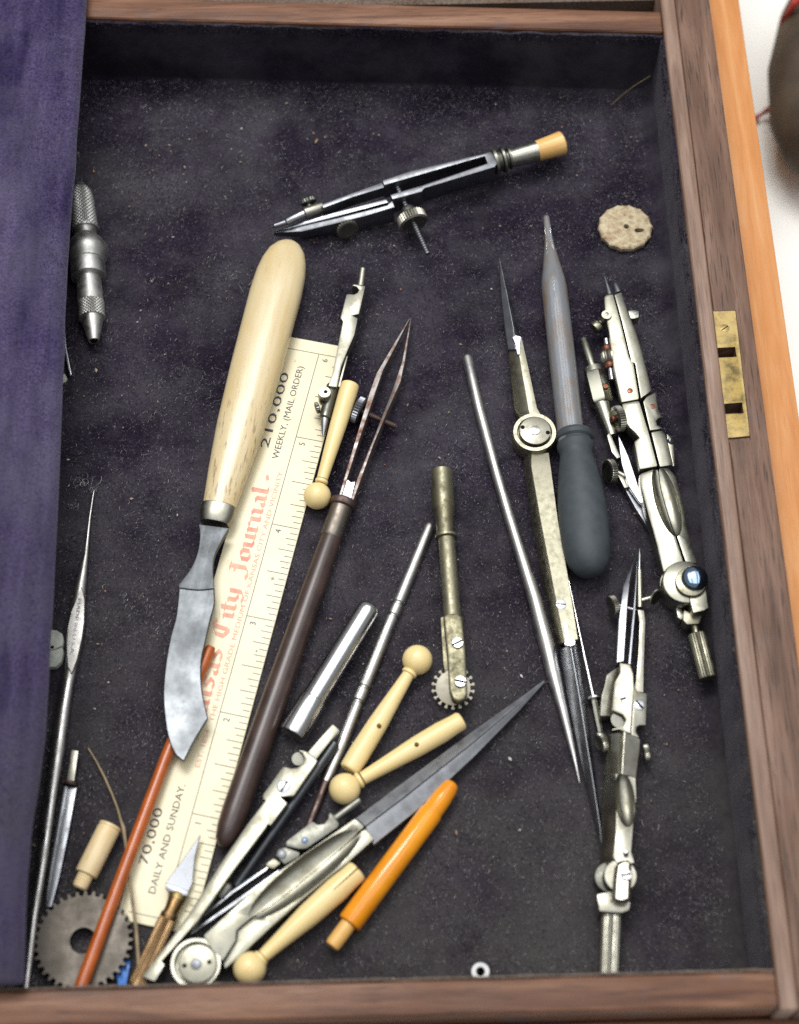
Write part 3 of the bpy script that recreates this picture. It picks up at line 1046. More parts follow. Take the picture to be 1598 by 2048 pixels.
t.mesh("nut_boss", lathe_geo(nc - rodv * .42, nc - rodv * .16, [(0, R_ * .4), (.4, R_ * .55), (1, R_ * .55)], seg=20), NICKEL_D)

def smooth_outline(pts, sharp, n=5):
    """closed outline through pts, rounded everywhere except at the corners listed in sharp"""
    out, m = [], len(pts)
    for i in range(m):
        p1, p2 = Vector(pts[i]), Vector(pts[(i + 1) % m])
        p0 = p1 - (p2 - p1) if i in sharp else Vector(pts[i - 1])
        p3 = p2 + (p2 - p1) if (i + 1) % m in sharp else Vector(pts[(i + 2) % m])
        for k in range(n):
            t_ = k / n
            q = 0.5 * ((2 * p1) + (p2 - p0) * t_ + (2 * p0 - 5 * p1 + 4 * p2 - p3) * t_ ** 2 + (3 * p1 - p0 - 3 * p2 + p3) * t_ ** 3)
            out.append((q.x, q.y))
    return out


# ================================================================== bone handled knife
t = Tool("bone_knife", "eraser knife with long cream bone handle and pitted curved blade", "knife", px, (579, 482), (365, 1520))
t.lathe("handle", (580, 480, .62), (438, 1014, .50), [(0, 0), (.006, 12), (.02, 24), (.05, 37), (.09, 45), (.14, 50), (.22, 52.5), (.5, 51.5), (.72, 48), (.88, 40.5), (1, 33)], BONE, seg=40, vsq=.62, power=2.35)
t.lathe("ferrule", (438.5, 1011, .50), (429, 1047, .50), [(0, 33), (.05, 35.5), (.5, 35), (.9, 31), (1, 28)], NICKEL_G, seg=40, vsq=.62, power=2.35)
t.prism("bolster", smooth_outline([(358, 178), (575, 205), (520, 300), (472, 400), (457, 500), (464, 600), (470, 645), (350, 655), (212, 640), (212, 618), (300, 500), (350, 380), (366, 260)], {0, 1, 6, 8, 9}, 4), .44, .64, KNIFE, a7, bev=.02)
t.prism("blade", smooth_outline([(213, 641), (350, 656), (470, 647), (471, 760), (440, 880), (402, 1050), (378, 1160), (372, 1290), (385, 1420), (424, 1595), (335, 1740), (246, 1912), (180, 1850), (130, 1720), (106, 1560), (98, 1400), (115, 1200), (150, 1000), (190, 850)], {0, 2, 9, 11}, 4), .455, .59, KNIFE, a7, bev=.022, segs=1)

# ================================================================== compass insert lying on the ruler end
t = Tool("compass_leg_insert", "grey compass leg insert with pencil point lying on the top end of the ruler", "compass leg", a6, (515, 130), (238, 1315))
t.lathe("pin", (516, 130, .62), (498, 262, .62), [(0, 18), (.06, 25), (1, 27)], NICKEL_G)
t.prism("body", [(432, 247), (466, 240), (532, 254), (488, 452), (442, 461), (479, 480), (455, 600), (415, 690), (362, 820), (332, 968), (270, 960), (302, 860), (345, 640), (372, 502), (355, 478), (400, 308), (450, 312), (476, 300), (488, 280), (470, 258)], .34, .78, NICKEL_G, bev=.035)
t.disc("rivet", (443, 412), 22, .7, .792, STEEL, seg=18)
t.prism("spring_strip", [(398, 745), (408, 752), (352, 968), (337, 962)], .40, .66, NICKEL_G, bev=.012)
t.lathe("socket", (305, 955, .55), (246, 1192, .50), [(0, 40), (.04, 46), (.85, 42), (.97, 43), (1, 34)], NICKEL_D)
t.disc("clamp_lug", (243, 1003), 46, .40, .86, NICKEL_G, seg=24)
t.disc("lug_bore", (252, 1000), 14, .84, .866, HOLE, seg=12)
t.knob("thumb_nut", (193, 1115, .45), Vector((-1, -.3, 0)), 42, 30, NICKEL_D, teeth=18)
t.lathe("lead_point", (247, 1186, .50), (234, 1318, .42), [(0, 29), (.25, 28), (.8, 13), (1, 5)], STEEL)


# ================================================================== turned bone handles with ball ends
def ball_handle(label, cr, ball, rb, collar, rc, stem, end, z, zend, holes=(), group="turned bone handles with ball ends", mat=None, split=False):
    t = Tool("ball_end_handle", label, "handle", cr, ball, end[:2], group)
    mat = mat or IVORY
    bd = t.lathe("ball", (ball[0] * 1.0, ball[1], z), (ball[0] + (end[0] - ball[0]) * .001, ball[1] + (end[1] - ball[1]) * .001, z), [(0, 0)], mat) if False else None
    C = t.p(ball[0], ball[1], z)
    R = rb * t.k(ball[1], z)
    E_ = t.p(end[0], end[1], zend)
    ax = (E_ - C).normalized()
    n = 18
    t.mesh("ball", lathe_geo(C - ax * R, C + ax * R, [((1 - math.cos(math.pi * i / n)) / 2, R * math.sin(math.pi * i / n)) for i in range(n + 1)], seg=32), mat)
    Lt = (E_ - C).length
    c0_ = t.p(collar[0], collar[1], z)
    sc = (c0_ - C).dot(ax)
    Rc = rc * t.k(collar[1], z)
    hw = R * .16
    t.mesh("neck_ring", lathe_geo(C + ax * (sc - hw), C + ax * (sc + hw), [(0, Rc * .78), (.2, Rc * .95), (.5, Rc), (.8, Rc * .95), (1, Rc * .74)], seg=28), mat)
    pr = []
    for (x, y, r) in stem:
        q = t.p(x, y, z)
        pr.append((((q - C).dot(ax)) / Lt, r * t.k(y, z)))
    rl = pr[-1][1]
    pr += [(1 - 0.022, rl), (1 - .008, rl * .95), (1, rl * .82)]
    st = t.mesh("stem", lathe_geo(C, E_, pr, seg=32), mat)
    if split:
        s0 = E_ - ax * 0.75
        g = lathe_geo(s0, E_ + ax * .3, [(0, .03), (1, .05)], seg=8)
        cut = []
        for v in g[0]:
            w = v - s0
            v2 = v + Vector((0, 0, 1)) * (0.0)
            cut.append(v2)
        pn = Vector((-ax.y, ax.x, 0)).normalized()
        vs_ = []
        for dz in (-.02, .8):
            for q, w in ((s0, .008), (E_ + ax * .3, .03)):
                for sg in (-1, 1):
                    vs_.append(q + pn * (w * sg - .02) + Vector((0, 0, dz)))
        vs_ = [t.inv @ v * S for v in vs_]
        fs = [(0, 1, 3, 2), (4, 5, 7, 6), (0, 1, 5, 4), (2, 3, 7, 6), (0, 2, 6, 4), (1, 3, 7, 5)]
        bake_cut(st, [([tuple(v) for v in vs_], fs)])
    if holes:
        cs = []
        for (hx, hy, hr) in holes:
            q = t.p(hx, hy, z + .28)
            r = hr * t.k(hy, z)
            g = lathe_geo(Vector((q.x, q.y, z - .5)), Vector((q.x, q.y, z + .8)), [(0, r), (1, r)], seg=14)
            cs.append(([tuple(t.inv @ v * S) for v in g[0]], g[1]))
        bake_cut(st, cs)
    return t


ball_handle("yellowed bone handle with ball end lying along the right edge of the ruler", a6, (193, 1737), 97, (224, 1638), 47, [(228, 1622, 40), (262, 1500, 46), (330, 1250, 60), (395, 1040, 66), (410, 990, 66)], (427, 945), .40, .62)
ball_handle("bone handle with side hole pointing its ball end up beside the tracing wheel", c5, (648, 200), 101, (598, 288), 54, [(590, 300, 41), (540, 390, 48), (395, 632, 68), (260, 840, 74), (205, 920, 70)], (192, 935), .38, .36, [(393, 632, 17)])
ball_handle("bone handle with side hole lying alongside the blade of the large dividers", c5, (165, 1058), 105, (264, 1006), 57, [(285, 992, 44), (400, 920, 52), (640, 770, 70), (800, 680, 72), (890, 632, 64)], (945, 600), .42, .50, [(643, 763, 17)])
ball_handle("bone handle with split end and ball touching the near rail", c7, (190, 1268), 106, (270, 1212), 56, [(285, 1198, 44), (380, 1110, 54), (560, 925, 78), (740, 760, 84), (820, 690, 76)], (880, 640), .42, .40, mat=IVORY, split=True)

# ================================================================== ruling pen with rosewood handle
t = Tool("ruling_pen", "ruling pen with long dark rosewood handle and rusty open tines", "ruling pen", px, (820, 637), (445, 1695))
t.lathe("handle", (664, 1070, .34), (444, 1697, .34), [(0, 20), (.02, 21.5), (.2, 23.5), (.6, 26.5), (.88, 27), (.94, 25), (.975, 20), (.993, 10), (1, 0)], EBONY, seg=32)
t.lathe("ferrule", (684, 1012, .36), (661, 1076, .34), [(0, 20), (.02, 22), (.95, 22.5), (1, 21)], BRONZE if False else metal("dull_brown_ferrule", (0.22, 0.19, 0.16), .42, (.12, .10, .08), .6), seg=32)
t.lathe("collar", (689, 998, .37), (683, 1017, .36), [(0, 19), (.2, 26), (.5, 28), (.8, 26), (1, 20)], RUST_B, seg=32)
zz_ = .42
t.prism("tine", [(330, 1785, .5), (480, 1280, .55), (560, 1010, .5), (610, 870, .46), (740, 650, .36), (846, 474, .26), (846, 490, .26), (755, 665, .36), (660, 845, .46), (620, 960, .5), (548, 1170, .55), (512, 1275, .55), (352, 1780, .5)], .16, .5, RUST, a6, bev=.012, segs=1)
t.prism("tine", [(437, 1800, .5), (592, 1370, .55), (692, 1130, .55), (782, 930, .5), (812, 790, .45), (859, 474, .26), (851, 480, .26), (790, 790, .45), (720, 1000, .5), (590, 1330, .55), (480, 1600, .5), (416, 1795, .5)], .16, .5, RUST, a6, bev=.012, segs=1)
t.prism("web", [(347, 1785), (402, 1618), (430, 1640), (462, 1635), (422, 1798)], .2, .46, STEEL, a6, bev=.01, segs=1)
n0, n1_ = t.p(505, 1140, .38, a6), t.p(748, 1246, .30, a6)
sv = (n1_ - n0)
t.mesh("adjusting_screw", lathe_geo(n0, n1_, [(i / 30, (23 if i % 2 else 19) * t.k(1200, .4, a6)) for i in range(31)], seg=12), RUST_B)
t.mesh("adjusting_nut", lathe_geo(n0 - sv.normalized() * .20, n0 + sv.normalized() * .02, [(0, .2), (.05, .30), (.2, .36), (.8, .36), (.95, .30), (1, .1)], knurl=30, kdepth=.09, kband=(.1, .9)), GUN)

# ================================================================== polished cap
t = Tool("metal_cap", "short polished silver tube with domed end and wider sleeve", "tube", c6, (850, 150), (195, 1245))
t.lathe("tube", (862, 126, .36), (366, 940, .36), [(0, 40), (.01, 72), (.03, 92), (.06, 99), (.09, 100), (.97, 107), (1, 110)], CHROME, seg=40)
t.lathe("sleeve", (372, 930, .37), (188, 1236, .38), [(0, 104), (.02, 116), (.06, 119), (.97, 125), (1, 121), (.99, 108), (.9, 0)], CHROME, seg=40)

# ================================================================== steel rod with two rings and rusty point
t = Tool("steel_pointer", "thin steel rod with two groove rings ending in a rusty point", "rod", px, (859, 1053), (527, 1892))
def rod_pts(L): return [(u, v, z) for u, v, r, z in L], [r for u, v, r, z in L]
pp, rr2 = rod_pts([(860, 1050, 8, .16), (858, 1055, 9.8, .16), (840, 1100, 10, .16), (800, 1198, 11, .15), (797.5, 1204, 11, .15), (796.5, 1206, 9, .15), (795.5, 1209, 9, .15), (794.5, 1211, 11.2, .15), (787, 1229, 11.2, .15), (786, 1231, 9, .15), (785, 1233, 9, .15), (784, 1235, 11, .15), (735, 1357, 11.5, .15), (729, 1372, 11.5, .15), (728, 1374, 9.3, .15), (727, 1377, 9.3, .15), (726, 1379, 11.8, .15), (717, 1400, 11.8, .15), (716, 1403, 9.3, .15), (715, 1405, 9.3, .15), (714, 1408, 11.5, .15), (683, 1490, 11.3, .15), (660, 1546, 9.5, .15), (652, 1563, 8.6, .14)])
t.tube("shaft", pp, [r * 1.1 for r in rr2], SATIN_L, seg=18)
pp, rr2 = rod_pts([(653, 1561, 8.4, .14), (622, 1640, 7.2, .12), (570, 1780, 5, .11), (535, 1870, 2.6, .10), (526, 1894, .6, .09)])
t.tube("rusty_point", pp, rr2, RUST_B, seg=12)

# ================================================================== tracing wheel
t = Tool("tracing_wheel", "old brass tracing wheel with peg toothed wheel held between two prongs", "tracing wheel", b7, (250, 85), (420, 1890))
t.lathe("socket", (250, 82, .42), (278, 600, .42), [(0, 70), (.01, 82), (.3, 86), (.57, 88), (.6, 86), (.75, 70), (1, 66)], PATINA, seg=28)
t.lathe("ring", (284, 590, .42), (287, 622, .42), [(0, 68), (.25, 90), (.75, 90), (1, 68)], PATINA, seg=28)
t.lathe("shaft", (286, 612, .42), (335, 1240, .42), [(0, 66), (1, 69)], PATINA, seg=28)
t.prism("front_prong", [(262, 1222, .62), (300, 1205, .62), (375, 1205, .62), (415, 1232, .62), (438, 1500, .66), (452, 1840, .70), (435, 1885, .70), (385, 1905, .70), (335, 1885, .70), (312, 1810, .70), (292, 1500, .66), (272, 1330, .63)], lambda q: .40, .7, PATINA, bev=.09, segs=4)
t.prism("back_prong", [(240, 1238, .3), (290, 1225, .3), (330, 1500, .26), (360, 1860, .22), (310, 1880, .22), (262, 1600, .26)], .06, .3, PATINA, bev=.03)
wn = Vector((-.10, -.36, .93)).normalized()
wc = t.p(340, 1795, .36)
kk = t.k(1795, .36)
wa, wb = frame_of(wn)
t.mesh("wheel", lathe_geo(wc - wn * .03, wc + wn * .03, [(0, 132 * kk), (.1, 136 * kk), (.9, 136 * kk), (1, 132 * kk)], seg=48), PALE)
for i in range(18):
    a = 2 * math.pi * (i + .3) / 18
    dd = wa * math.cos(a) + wb * math.sin(a)
    t.mesh("peg", lathe_geo(wc + dd * (130 * kk), wc + dd * (172 * kk), [(0, 9 * kk), (.55, 9 * kk), (.6, 15 * kk), (.9, 15 * kk), (1, 10 * kk)], seg=8), PALE)
t.screw("screw", (375, 1437), 46, .60, .12, .45, STEEL)
t.screw("screw", (397, 1742), 48, .64, .12, -.25, STEEL)

# ================================================================== long probe
t = Tool("long_probe", "long plain steel probe tapering to a point left of the brass dividers", "probe", px, (934, 715), (1159, 1565))
pp, rr2 = rod_pts([(933, 713, 8, .17), (935, 717, 10.3, .17), (958, 818, 10.4, .17), (994, 951, 10.6, .17), (1017, 1030, 11, .17), (1035, 1088, 11.5, .18), (1070, 1200, 14, .2), (1084, 1255, 15.6, .21), (1094, 1292, 16.2, .21), (1106, 1345, 14.6, .2), (1117, 1388, 11.6, .18), (1128, 1430, 9.4, .16), (1140, 1480, 7, .14), (1150, 1522, 4.6, .11), (1158, 1560, 2, .09), (1159.5, 1567, .5, .08)])
t.tube("shaft", pp, rr2, SATIN_L, seg=22)

def groove_barrel(t, c, r, rin, z0, z1, zg, mat, cr):
    """hinge barrel with a sunk ring round the cap"""
    C = t.p(c[0], c[1], z1, cr)
    k = t.k(c[1], z1, cr)
    h = z1 - z0
    pr = [(0, r * k), (.94, r * k), (1, r * k * .97), (1, rin * k * 1.03), (.97, rin * k), ((zg - z0) / h, rin * k), ((zg - z0) / h, 0)]
    t.mesh("hinge_barrel", lathe_geo(Vector((C.x, C.y, z0)), Vector((C.x, C.y, z1)), pr, seg=48), mat)


# ================================================================== brass dividers
t = Tool("brass_dividers", "tarnished brass hinged dividers opened flat with steel points", "dividers", px, (998, 518), (1204, 1704))
t.ridge("steel_point", [(419, 414), (438, 740), (468, 1000), (496, 1190)], [(421, 412), (490, 740), (540, 1000), (560, 1190)], [(424, 413), (525, 760), (585, 1010), (615, 1170)], [.2, .3, .36, .38], [.22, .42, .52, .55], [.2, .3, .36, .38], .14, STEEL_D, b1)
t.ridge("upper_arm", [(494, 1120), (512, 1350), (548, 1700), (600, 1790)], [(572, 1085), (610, 1350), (672, 1700), (690, 1790)], [(612, 1082), (668, 1330), (745, 1690), (790, 1770)], [.30, .30, .30, .3], [.55, .55, .55, .5], [.52, .52, .52, .46], .1, BRASS_OLD, b1)
t.prism("inlay", [(532, 1086), (560, 1068), (606, 1080), (600, 1140), (600, 1232), (575, 1235), (555, 1140)], .4, .575, STEEL, b1, bev=.01, segs=1)
groove_barrel(t, (448, 262), 180, 140, .08, .58, .44, BRASS_OLD, b4)
cap = t.disc("hinge_cap", (452, 248), 130, .5, .66, NICKEL_G, b4, seg=40, bev=.12)
t.disc("hinge_pin", (449, 246), 43, .6, .685, CHROME, b4, seg=24)
t.disc("spanner_hole", (349, 222), 19, .6, .664, HOLE, b4, seg=10)
t.disc("spanner_hole", (556, 266), 19, .6, .664, HOLE, b4, seg=10)
t.ridge("lower_arm", [(362, 430), (360, 530), (428, 1000), (520, 1500), (640, 2000)], [(420, 430), (418, 540), (490, 960), (583, 1440), (690, 1990)], [(565, 430), (578, 520), (640, 980), (722, 1440), (805, 1960)], .22, [.46, .55, .55, .55, .55], [.44, .53, .53, .53, .53], .08, BRASS_OLD, b4)
t.screw("screw", (268, 546), 44, .545, .012, -.15, STEEL, b5, slot=.14)
t.prism("inlay", [(287, 698), (300, 688), (315, 698), (325, 762), (335, 842), (380, 845), (388, 866), (385, 892), (350, 906), (292, 896), (300, 850)], .45, .565, CHROME, b5, bev=.01, segs=1)
t.ridge("steel_leg", [(246, 935), (330, 1400), (468, 2040), (560, 2440), (612, 2668)], [(345, 895), (425, 1350), (535, 2040), (598, 2440), (616, 2668)], [(398, 885), (468, 1300), (560, 2030), (608, 2440), (620, 2668)], [.2, .2, .18, .14, .1], [.5, .46, .36, .24, .13], [.3, .28, .22, .16, .1], .07, STEEL_D, b5)

# ================================================================== thin needle with flange
t = Tool("flanged_needle", "bright thin steel needle with small flange right of the brass dividers", "needle", b5, (325, 310), (602, 1650))
t.tube("needle", [(322, 300, .30), (420, 780, .26), (540, 1335, .22)], [3, 10, 17], CHROME, seg=12)
t.lathe("flange", (543, 1340, .22), (548, 1362, .22), [(0, 60), (.2, 63), (.8, 63), (1, 60)], CHROME, seg=28)
t.tube("shank", [(545, 1358, .22), (572, 1500, .2), (603, 1655, .18)], [30, 33, 30], NICKEL, seg=8)

# ================================================================== glass dropper
t = Tool("glass_dropper", "cloudy glass dropper with dark grey rubber bulb", "dropper", b1, (825, 60), (1030, 1900))
gp = [(0, 20), (.005, 27), (.08, 31), (.14, 44), (.20, 66), (.26, 88), (.30, 104), (.34, 110), (.45, 112), (.7, 115), (1.0, 115)]
inner = [(t_, max(6, r - 17)) for t_, r in reversed(gp)]
t.lathe("glass_tube", (822, 58, .30), (1040, 1990, .58), gp + inner, GLASS, seg=36)
t.lathe("rubber_bulb", (768, 262, .55), (900, 1450, .60), [(0, 118), (.005, 140), (.025, 154), (.05, 150), (.065, 132), (.075, 134), (.09, 150), (.115, 152), (.14, 140), (.165, 134), (.2, 142), (.28, 163), (.4, 186), (.52, 200), (.65, 205), (.78, 200), (.86, 188), (.92, 164), (.965, 120), (.99, 70), (1, 0)], RUBBER, b4, seg=40)

# ================================================================== big nickel compass at the right
t = Tool("large_compass", "large bright nickel compass with blue hinge screw lying along the right wall", "compass", px, (1212, 555), (1410, 1360))
dxv = t.dir
sv = Vector((dxv.y, -dxv.x, 0))
if sv.x > 0: sv = -sv
t.lathe("needle_point", (370, 152, .66), (420, 330, .72), [(0, 0), (.02, 5), (.6, 20), (1, 28)], STEEL, b2)
t.lathe("lead_point", (456, 200, .66), (500, 312, .72), [(0, 8), (.2, 24), (.35, 31), (1, 34)], GUN, b2)
t.prism("needle_leg", [(364, 345), (385, 318), (448, 312), (520, 575), (600, 900), (640, 965), (690, 1270), (688, 1296), (525, 1325), (450, 1000), (402, 640), (370, 480)], .45, .86, NICKEL, b2, bev=.06, segs=2, tilt=8)
t.prism("pencil_leg", [(458, 318), (530, 294), (585, 470), (655, 640), (720, 850), (812, 1215), (705, 1290), (652, 960), (620, 950), (530, 575)], .45, .86, NICKEL, b2, bev=.06, segs=2, tilt=-8)
t.prism("knuckle", [(728, 1316), (760, 1272), (845, 1228), (872, 1390), (908, 1462), (868, 1474), (852, 1500), (862, 1535), (918, 1566), (792, 1586)], .45, .86, NICKEL, b2, bev=.03, tilt=-10)
t.prism("knuckle", [(527, 1332), (690, 1302), (702, 1332), (782, 1600), (866, 1918), (692, 1950), (640, 1685), (690, 1650), (655, 1610), (600, 1560), (560, 1500)], .40, .86, NICKEL, b2, bev=.07, segs=2, tilt=6)
t.prism("hinge_block", [(802, 1600), (920, 1580), (962, 1700), (1010, 1905), (884, 1925)], .40, .86, NICKEL, b2, bev=.04, tilt=-7)
t.prism("side_flange", [(945, 1615), (1015, 1675), (1022, 1915), (1004, 1920), (960, 1720)], .30, .60, NICKEL_G, b2, bev=.02)
t.lathe("flange_screw", (975, 1690, .55), (1000, 1680, .66), [(0, 30), (.8, 32), (1, 22)], GUN, b2, seg=14)
t.disc("rivet", (605, 1215), 28, .8, .872, COPPER, b2, seg=16)
t.disc("rivet", (812, 1362), 28, .8, .872, COPPER, b2, seg=16)
t.disc("ear", (387, 508), 50, .45, .90, NICKEL, b2, seg=22)
t.disc("ear_bore", (390, 500), 18, .88, .906, GUN, b2, seg=12)
t.lathe("ear_screw", (385, 545, .55), (268, 645, .52), [(0, 38), (.5, 38), (.55, 44), (.62, 58), (.85, 66), (.97, 58), (1, 40)], BRASS_OLD, b2, knurl=16, kband=(.6, .95))
t.prism("ear_arm", [(585, 468), (640, 462), (690, 470), (692, 530), (650, 545), (612, 545)], .50, .84, NICKEL, b2, bev=.04)
t.disc("ear_bore", (660, 490), 22, .8, .85, GUN, b2, seg=12)
t.tube("adjusting_screw", [(380, 735, .70), (400, 880, .66), (435, 1115, .60)], [24, 20, 22], STEEL, b2)
t.lathe("adjusting_nut", (392, 845, .68), (408, 950, .66), [(0, 40), (.1, 58), (.3, 70), (.7, 70), (.9, 58), (1, 40)], NICKEL_G, b2, knurl=18, kdepth=.12)
t.lathe("copper_washer", (385, 800, .68), (392, 846, .68), [(0, 36), (.3, 46), (.7, 46), (1, 36)], COPPER, b2)
t.lathe("copper_washer", (409, 952, .66), (420, 1002, .65), [(0, 36), (.3, 46), (.7, 46), (1, 36)], COPPER, b2)
t.knob("thumb_nut", (495, 1480, .62), sv + Vector((0, -.15, .22)), 128, 78, NICKEL_G, b2, teeth=34)
t.lathe("nut_screw", (460, 1478, .66), (430, 1478, .70), [(0, 34), (.7, 34), (1, 22)], COPPER, b2, seg=14)
half = t.prism("body_half", [(372, 330), (455, 300), (520, 284), (541, 420), (640, 765), (718, 1003), (690, 1045), (600, 1060), (556, 1080), (508, 880), (440, 640), (385, 430)], .30, .86, NICKEL, b3, bev=.10, segs=2, tilt=8)
half2 = t.prism("body_half", [(525, 283), (600, 284), (652, 350), (702, 520), (738, 720), (768, 850), (815, 1012), (725, 1000), (647, 764), (548, 420)], .30, .86, NICKEL, b3, bev=.05, segs=2, tilt=-8)
sc_c = t.p(585, 530, .92, b3)
sc_a = t.p(510, 270, .86, b3)
sc_b = t.p(655, 790, .86, b3)
ang = math.atan2((sc_b - sc_a).y, (sc_b - sc_a).x)
cut = t.ball(Vector((sc_c.x, sc_c.y, .90)), (sc_b - sc_a).length * .52, .30, .22, ang)
bake_cut(half, [cut])
bake_cut(half2, [cut])
t.disc("lower_hinge_plate", (700, 1170), 172, .22, .62, NICKEL_G, b3, seg=44)
t.disc("hinge_plate", (725, 1150), 176, .66, .98, NICKEL, b3, seg=48, bev=.15)
t.disc("hinge_boss", (768, 1150), 118, .9, 1.12, BRASS_OLD, b3, seg=36)
hb = t.p(795, 1122, 1.16, b3)
Rb = 101 * t.k(1122, 1.2, b3)
t.mesh("blue_screw", lathe_geo(hb - Vector((0, 0, .12)), hb + Vector((0, 0, .17)), [(0, Rb), (.4, Rb), (.6, Rb * .95), (.78, Rb * .82), (.9, Rb * .6), (.97, Rb * .34), (1, 0)], seg=36), BLUE_POL)
t.prism("yoke", [(742, 1225), (880, 1180), (905, 1350), (868, 1372), (782, 1392), (765, 1330)], .45, 1.02, NICKEL, b3, bev=.05, segs=3)
t.prism("lower_yoke", [(640, 1300), (690, 1330), (720, 1420), (690, 1440), (665, 1420)], .25, .62, NICKEL_G, b3, bev=.05)
t.prism("yoke_base", [(712, 1360), (790, 1395), (860, 1375), (850, 1420), (830, 1470), (735, 1475), (705, 1440)], .32, .75, BRASS_OLD, b3, bev=.05)
t.lathe("handle_neck", (786, 1440, .56), (808, 1555, .54), [(0, 50), (.15, 56), (.25, 50), (.4, 36), (.8, 30), (1, 34)], BRASS_OLD, b3)
t.lathe("knurled_handle", (808, 1548, .54), (895, 1885, .50), [(0, 40), (.005, 66), (.02, 70), (.97, 71), (1, 66)], BRASS_OLD, b3, knurl=24, kdepth=.06)

# ================================================================== pen insert under the large compass
t = Tool("pen_insert", "nickel pen leg insert with thumb nut half under the large compass", "compass leg", px, (1166, 680), (1305, 1060))
t.lathe("pin", (172, 735, .40), (262, 1015, .42), [(0, 34), (.03, 41), (1, 42)], NICKEL, b2)
t.lathe("collar", (258, 1000, .42), (276, 1062, .42), [(0, 60), (.2, 92), (.6, 96), (1, 100)], NICKEL_G, b2, seg=12)
t.lathe("hex_body", (272, 1050, .42), (345, 1350, .42), [(0, 96), (.12, 112), (.9, 112), (.97, 104), (1, 90)], NICKEL, b2, seg=6, phase=.35)
t.disc("rivet", (378, 1173), 26, .5, .72, COPPER, b2, seg=16)
t.lathe("taper", (340, 1335, .42), (440, 1640, .40), [(0, 84), (.3, 74), (1, 50)], NICKEL, b2, seg=12)
t.prism("spring_leaf", [(128, 40), (150, 16), (214, 165), (232, 205), (205, 216), (165, 165)], .30, .52, NICKEL_G, b3, bev=.02)
t.prism("pen_blade", [(214, 35, .52), (242, 90, .52), (292, 200, .52), (352, 380, .50), (402, 565, .46), (372, 545, .46), (290, 420, .5), (240, 260, .52), (224, 150, .52)], .36, .5, CHROME, b3, bev=.012, segs=1)
t.prism("pen_blade", [(255, 385, .3), (300, 420, .3), (382, 545, .28), (450, 680, .26), (478, 775, .25), (440, 745, .25), (340, 590, .28), (270, 460, .3)], .08, .3, STEEL_D, b3, bev=.012, segs=1)
t.knob("thumb_nut", (152, 310, .42), Vector((-1, -.25, .35)), 92, 60, NICKEL_G, b3, teeth=30)
t.lathe("nut_screw", (200, 318, .4), (285, 360, .38), [(0, 22), (1, 22)], NICKEL_G, b3, seg=12)
t.prism("clip", [(205, 335), (235, 335), (270, 375), (300, 430), (262, 440), (235, 385)], .2, .42, NICKEL_G, b3, bev=.02)

# ================================================================== second compass, lower right
t = Tool("pen_compass", "nickel compass with ruling pen point and knurled handle touching the near rail", "compass", px, (1272, 1098), (1217, 1960))
xl = Vector((-1, -.35, .25))
t.prism("pen_tine", [(905, 70, .46), (896, 150, .52), (856, 330, .62), (831, 560, .70), (801, 1035, .74), (738, 1048, .74), (755, 700, .72), (795, 400, .64), (850, 240, .54)], .30, .7, STEEL, b5, bev=.014, segs=1)
t.prism("pen_tine", [(912, 100, .46), (921, 200, .52), (898, 620, .68), (858, 1065, .72), (838, 1055, .72), (880, 600, .68), (908, 200, .5)], .34, .7, STEEL, b5, bev=.01, segs=1)
t.lathe("lead", (936, 72, .34), (932, 265, .36), [(0, 3), (.3, 14), (1, 16)], STEEL, b5)
t.lathe("lead_tube", (933, 255, .36), (936, 580, .38), [(0, 22), (.02, 28), (1, 30)], NICKEL_G, b5)
t.prism("lead_arm", [(918, 590), (975, 598), (986, 700), (972, 1100), (968, 1300), (896, 1290), (925, 950), (935, 700)], .18, .48, NICKEL_G, b5, bev=.03)
t.knob("thumb_nut", (708, 558, .52), xl, 88, 60, NICKEL_G, b5, teeth=30)
t.lathe("nut_screw", (740, 555, .5), (900, 600, .46), [(0, 18), (1, 18)], STEEL_D, b5, seg=10)
t.knob("thumb_nut", (1068, 487, .40), Vector((.7, -.6, .35)), 72, 26, NICKEL_G, b5, teeth=26)
t.lathe("nut_screw", (1040, 490, .4), (935, 520, .38), [(0, 22), (1, 24)], NICKEL_G, b5, seg=12)
t.prism("pen_socket", [(765, 1048), (852, 1062), (880, 1140), (887, 1300), (872, 1420), (858, 1650), (760, 1615), (685, 1622), (740, 1602), (800, 1580), (818, 1532), (792, 1490), (703, 1452), (724, 1210), (770, 1130)], .52, .86, NICKEL_G, b5, bev=.03, tilt=9)
t.prism("lower_socket", [(655, 1150), (762, 1070), (760, 1140), (735, 1220), (712, 1460), (690, 1500), (600, 1500), (612, 1330), (640, 1230)], .16, .56, NICKEL_G, b5, bev=.03, tilt=-18)
t.prism("lead_socket", [(893, 1205), (912, 1288), (1000, 1308), (990, 1580), (935, 1578), (908, 1600), (908, 1640), (938, 1692), (862, 1662), (880, 1400)], .30, .74, NICKEL_G, b5, bev=.03, tilt=-9)
t.screw("screw", (820, 1347), 50, .845, .035, .3, STEEL, b5)
t.screw("screw", (932, 1402), 50, .73, .03, -.9, STEEL, b5)
t.lathe("notch_drum", (760, 1530, .3), (760, 1531, .62), [(0, 70), (1, 70)], NICKEL_G, b5, seg=20)
t.knob("thumb_nut", (610, 1725, .46), xl, 88, 66, NICKEL_G, b5, teeth=30)
t.knob("thumb_nut", (995, 1815, .40), Vector((1, .1, .1)), 74, 62, NICKEL_G, b5, teeth=28)
t.ridge("upper_body", [(455, 86), (440, 200), (428, 300), (424, 410)], [(565, 84), (560, 200), (552, 300), (548, 412)], [(686, 146), (678, 240), (666, 330), (652, 440)], .50, .86, .72, .2, NICKEL_G, b6)
